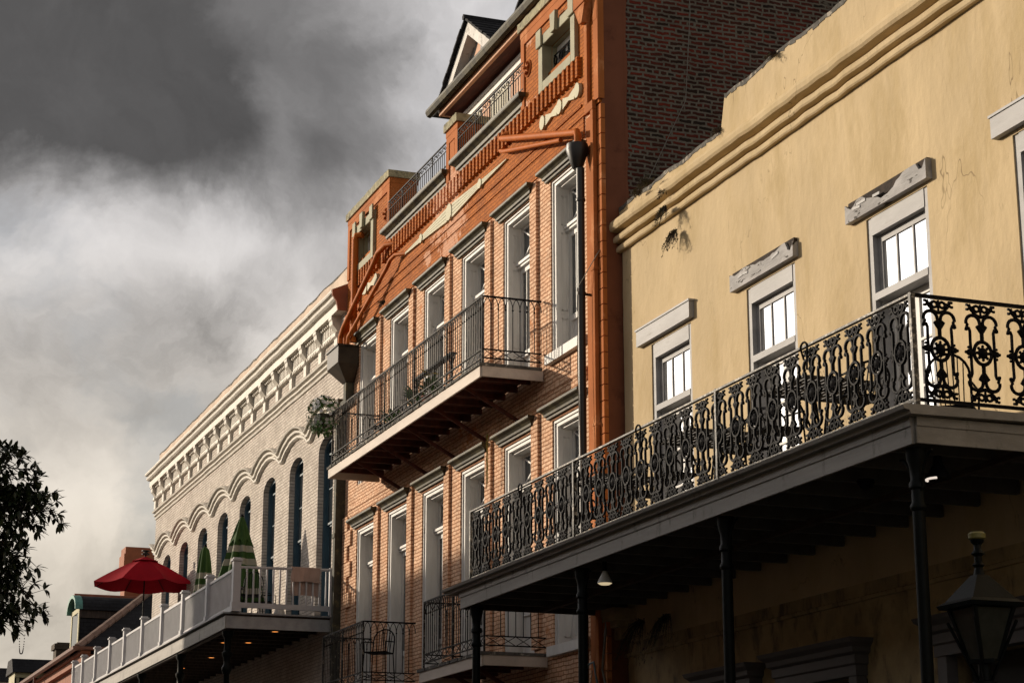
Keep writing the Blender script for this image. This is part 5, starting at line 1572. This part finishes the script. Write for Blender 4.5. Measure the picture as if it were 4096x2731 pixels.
def whorl(p, d, k, L):
    """a tuft of leathery leaves at a twig tip"""
    d = Vector(d).normalized()
    for i in range(k):
        a = 2 * PI * i / k + rnd.uniform(-.3, .3)
        o = d.orthogonal().normalized(); b = d.cross(o)
        v = (o * math.cos(a) + b * math.sin(a)) * rnd.uniform(.7, 1.2) + d * rnd.uniform(.3, 1.1) + Vector((0, 0, rnd.uniform(-.5, .1)))
        leaf(cr, Vector(p) + rv(.02), v, (0, 0, 1) if abs(v.normalized().z) < .9 else (1, 0, 0), L * rnd.uniform(.75, 1.2), L * rnd.uniform(.30, .42))


def limb(a, b, n, r, spread, dens=1.0):
    a = Vector(a); b = Vector(b)
    pts = [a.lerp(b, t) + rv(.06) * (1 if 0 < t < 1 else 0) + Vector((0, 0, .25 * math.sin(t * PI))) for t in [i / 6 for i in range(7)]]
    br.tube(pts, r, 5, r2=r * .3)
    for i in range(n):
        t = rnd.random() ** .6
        f = t * 6; k = min(5, int(f)); p = pts[k].lerp(pts[k + 1], f - k)
        q = p + rv(spread) + Vector((0, rnd.uniform(0, .12), rnd.uniform(-.12, .12)))
        br.tube([p, p.lerp(q, .5) + rv(.04), q], .010, 4, r2=.004)
        whorl(q, (q - p) + Vector((0, .1, .05)), rnd.randint(6, 9), .19)


# boughs that reach into the picture (towards +Y), and the rest of the crown
tips = [(-37.3, 4.15, 9.05), (-37.2, 4.45, 8.85), (-37.2, 4.80, 8.45), (-37.1, 4.98, 8.12), (-37.2, 4.70, 8.12), (-37.1, 4.55, 7.85), (-37.2, 4.45, 8.15), (-37.3, 4.2, 8.5), (-37.2, 4.62, 7.22), (-37.4, 4.3, 7.3), (-37.4, 4.2, 7.0), (-37.3, 4.50, 6.85), (-37.3, 4.70, 6.25), (-37.5, 4.45, 6.05), (-37.4, 4.0, 7.9),
        (-37.3, 4.1, 6.5), (-37.0, 4.65, 6.55), (-37.2, 4.3, 6.25), (-37.3, 4.05, 6.1), (-37.3, 4.1, 7.5), (-37.5, 4.0, 8.3), (-37.3, 4.0, 6.8)]
for tx, ty, tz in tips:
    limb((-38.3 + rnd.uniform(-.2, .2), 1.8, tz - .7 + rnd.uniform(-.2, .3)), (tx, ty - .18, tz), 48, .035, .27)
for i in range(46):
    a = rnd.uniform(0, 2 * PI); zz = rnd.uniform(5.2, 10.0); rr = 3.4 * math.sqrt(max(.05, 1 - ((zz - 7.3) / 3.4) ** 2))
    tx, ty = -38.4 + rr * math.cos(a), -.2 + rr * math.sin(a)
    if ty > 2.6: tz_ = min(zz, 8.7)
    else: tz_ = zz
    limb((-38.35, -.2, zz - .9), (tx, ty, tz_), 22, .04, .42)
br.build('branches', 'bark', tree); cr.build('crown', 'leaf', tree)
# carnival beads looped over a low twig
bd = MB()
P0, P1 = Vector((-37.35, 4.33, 5.98)), Vector((-37.33, 4.43, 5.98))
for i in range(44):
    t = -1 + 2 * i / 43
    p = P0.lerp(P1, (t + 1) / 2); p.z = 5.98 - .50 * (1 - t ** 4)
    bd.ball(p, .011, 5)
tag(bd.build('bead_string', 'bead_p', loc=P0), 'loop of dark beads hanging from the lowest magnolia twig', 'beads')
bd = MB(); bd2 = MB()
for i in range(60):
    (bd if i % 2 else bd2).ball((-32.95 + .012 * math.sin(i * .4), 11.80 - .0 * i, 9.22 - i * .0165), .010, 5)
for i in range(60):
    (bd2 if i % 2 else bd).ball((-32.90 + .012 * math.sin(i * .5 + 1), 11.80, 9.22 - i * .0150), .010, 5)
bo = empty('bead_string', (-32.93, 11.8, 9.2), 'gold and green beads dangling from a cornice on the orange facade', 'beads')
bd.build('gold_beads', 'bead_y', bo); bd2.build('green_beads', 'bead_g', bo)

# flower basket on the balcony end
fb = empty('flower_basket', (-40.35, 10.82, 11.0), 'hanging basket of white flowers on the far end of the upper orange balcony', 'flower basket')
m = MB(); m.lathe([(.05, -.25), (.17, -.1), (.20, .02), (.18, .02)], (-40.35, 10.75, 11.05), 12); m.build('basket', 'bark', fb)
lf = MB(); pe = MB()
for i in range(620):
    v = rv(1).normalized(); q = Vector((v.x * .42, v.y * .32, v.z * .34 - (.1 if v.z < 0 else 0))) * rnd.uniform(.6, 1.05)
    p = Vector((-40.38, 10.76, 11.10)) + q
    leaf(lf, p, v + rv(.6), (0, 0, 1), .085, .05)
    if i % 4 == 0:
        c_ = Vector((-40.38, 10.76, 11.10)) + Vector((v.x * .46, v.y * .36, v.z * .38))
        for k in range(5):
            a = 2 * PI * k / 5; o = v.orthogonal().normalized(); b = v.cross(o)
            leaf(pe, c_, (o * math.cos(a) + b * math.sin(a)) + v * .4, v, .048, .042)
lf.build('foliage', 'leaf2', fb); pe.build('blossoms', 'petal', fb)


def potted(loc, label, h, n, flower=None, group=None):
    r = empty('potted_plant', loc, label, 'potted plant', group)
    x, y, z = loc
    MB().lathe([(.10, 0), (.15, .22), (.165, .23), (.165, .26), (.14, .26)], loc, 12).build('pot', 'bar_wood' if flower is None else 'tile_red', r)
    lf = MB()
    for i in range(n):
        a = rnd.uniform(0, 2 * PI); q = rnd.random()
        p = Vector((x + .07 * math.cos(a), y + .07 * math.sin(a), z + .25 + q * h * .6))
        leaf(lf, p, (math.cos(a), math.sin(a), rnd.uniform(.2, 1.4)), (0, 0, 1), rnd.uniform(.14, .26), .07)
    lf.build('foliage', 'leaf2', r)
    if flower:
        f = MB()
        for i in range(9):
            p = (x + rnd.uniform(-.15, .15), y + rnd.uniform(-.15, .15), z + .3 + h * rnd.uniform(.6, 1))
            for k in range(5): leaf(f, p, (math.cos(k * 1.257), math.sin(k * 1.257), .5), (0, 0, 1), .05, .04)
        f.build('blossoms', flower, r)


pg = 'potted plants on the upper orange balcony'
potted((-34.3, 11.15, 9.91), 'leafy potted plant with yellow flowers near the middle of the upper orange balcony', .45, 60, 'yel_petal', pg)
potted((-35.2, 11.15, 9.91), 'dark leafy potted plant left of the yellow flowered one on the upper orange balcony', .40, 70, None, pg)
potted((-36.9, 11.2, 9.91), 'small potted plant toward the far end of the upper orange balcony', .3, 40, None, pg)
ct = empty('console_table', (-34.6, 11.35, 9.91), 'narrow black counter standing on the upper orange balcony', 'table')
m = MB(); m.box(-35.8, -33.5, 11.29, 11.41, 10.81, 10.85); m.build('table_top', 'iron', ct)
for x in (-35.7, -34.65, -33.6):
    m = MB(); m.bar((x, 11.35, 9.91), (x, 11.35, 10.80), .04, .04); m.tube([(x, 11.35, 10.55), (x + .12, 11.35, 10.72), (x + .2, 11.35, 10.79)], .012, 4); m.tube([(x, 11.35, 10.55), (x - .12, 11.35, 10.72), (x - .2, 11.35, 10.79)], .012, 4); m.build('leg', 'iron', ct)
metal_chair((-38.0, 11.4, 9.91), .3, .45, 'black metal chair at the far end of the upper orange balcony', 'chairs on the orange balconies')
metal_chair((-38.3, 11.45, 5.13), .9, .72, 'black metal chair on the lower left orange balcony', 'chairs on the orange balconies')

# ferns and weeds on the yellow parapet
def tuft(loc, n, L, label, droop=.8, mat='fern', name='fern', out=(0, -1, 0)):
    m = MB(); c = Vector(loc)
    for i in range(n):
        a = rnd.uniform(0, 2 * PI); d = Vector((math.cos(a), -abs(math.sin(a)) * .8, rnd.uniform(-.2, 1.0))) + Vector(out) * .3
        d.normalize(); l_ = L * rnd.uniform(.5, 1.2); pts = []
        for k in range(5):
            t = k / 4; pts.append(c + d * (l_ * t) - Vector((0, 0, droop * l_ * t * t)))
        m.tube(pts, .0045, 3, r2=.002)
        for k in range(1, 5):
            for sg in (-1, 1): leaf(m, pts[k], d * .4 + rv(.5) + Vector((sg * .6, 0, 0)), (0, 0, 1), .05, .014)
    o = m.build(name, mat, loc=loc); tag(o, label, 'fern', 'wild ferns on the yellow wall'); return o


tuft((-26.45, 12.16, 11.88), 40, .28, 'largest green fern tuft on the moulding at the far end of the yellow parapet', .5)
tuft((-26.95, 12.2, 11.88), 18, .18, 'small fern tuft beside the corner end of the yellow parapet', .4)
tuft((-25.90, 12.14, 11.30), 42, .20, 'dry brown fern clump hanging just under the yellow cornice', 1.3)
tuft((-25.98, 12.18, 11.62), 18, .15, 'brown fern sprig growing between the cornice mouldings', 1.0)
tuft((-25.78, 12.24, 10.90), 44, .20, 'lowest dry fern clump hanging on the plain yellow wall', 1.4)
tuft((-24.3, 12.28, 11.99), 14, .12, 'tiny fern at the foot of the yellow parapet step', .6)
tuft((-22.5, 12.26, 12.46), 16, .14, 'tiny fern on top of the raised yellow parapet', .6)
tuft((-27.55, 12.5, 11.95), 20, .35, 'thin pale fern against the dark brick beside the yellow parapet', .3)
tuft((-39.5, 11.82, 13.45), 26, .16, 'dry fern on an orange window cornice', .5)
tuft((-26.9, 12.1, 5.2), 60, .42, 'dark hanging fern below the yellow gallery near the corner capital', 1.4)
tuft((-26.2, 12.2, 5.2), 60, .40, 'second dark hanging fern below the yellow gallery right of the capital', 1.5)
# cables
def cable(name, pts, r, mat, label):
    m = MB(); m.tube(pts, r, 5); tag(m.build(name, mat, loc=pts[0]), label, 'cable')


cable('cable', [(-27.96, 13.6, 17.5), (-27.96, 13.62, 15.6), (-27.96, 13.5, 14.0), (-28.0, 12.7, 12.3), (-28.05, 11.92, 11.2), (-28.38, 11.72, 10.72)], .007, 'wire', 'thin pale wire running down the brick side wall to the black downpipe')
cable('cable', [(-28.40, 11.72, 10.7), (-28.42, 11.71, 9.4), (-28.36, 11.72, 8.2), (-28.33, 11.74, 7.0)], .008, 'wire', 'thin dark wire following the black downpipe')
cable('cable', [(-28.05, 12.0, 5.4), (-27.9, 11.9, 5.0), (-28.0, 11.9, 4.6), (-27.85, 11.9, 4.3), (-27.5, 11.95, 3.6), (-27.2, 12.0, 3.0)], .022, 'wire', 'thick tan cable hanging beside the lower yellow wall corner')
cable('cable', [(-28.5, 11.85, 4.62), (-28.3, 11.8, 4.7), (-28.1, 11.8, 4.72), (-28.0, 11.8, 4.45), (-27.8, 11.85, 3.9), (-27.5, 11.9, 3.3)], .016, 'cable_blue', 'pale blue cable crossing the tan one by the lower yellow wall')
cable('cable', [(-28.6, 11.8, 4.6), (-28.62, 11.8, 4.3), (-28.45, 11.8, 4.05), (-28.25, 11.8, 4.35), (-28.15, 11.8, 4.6)], .007, 'wire', 'thin looping wire beside the lower yellow wall corner')
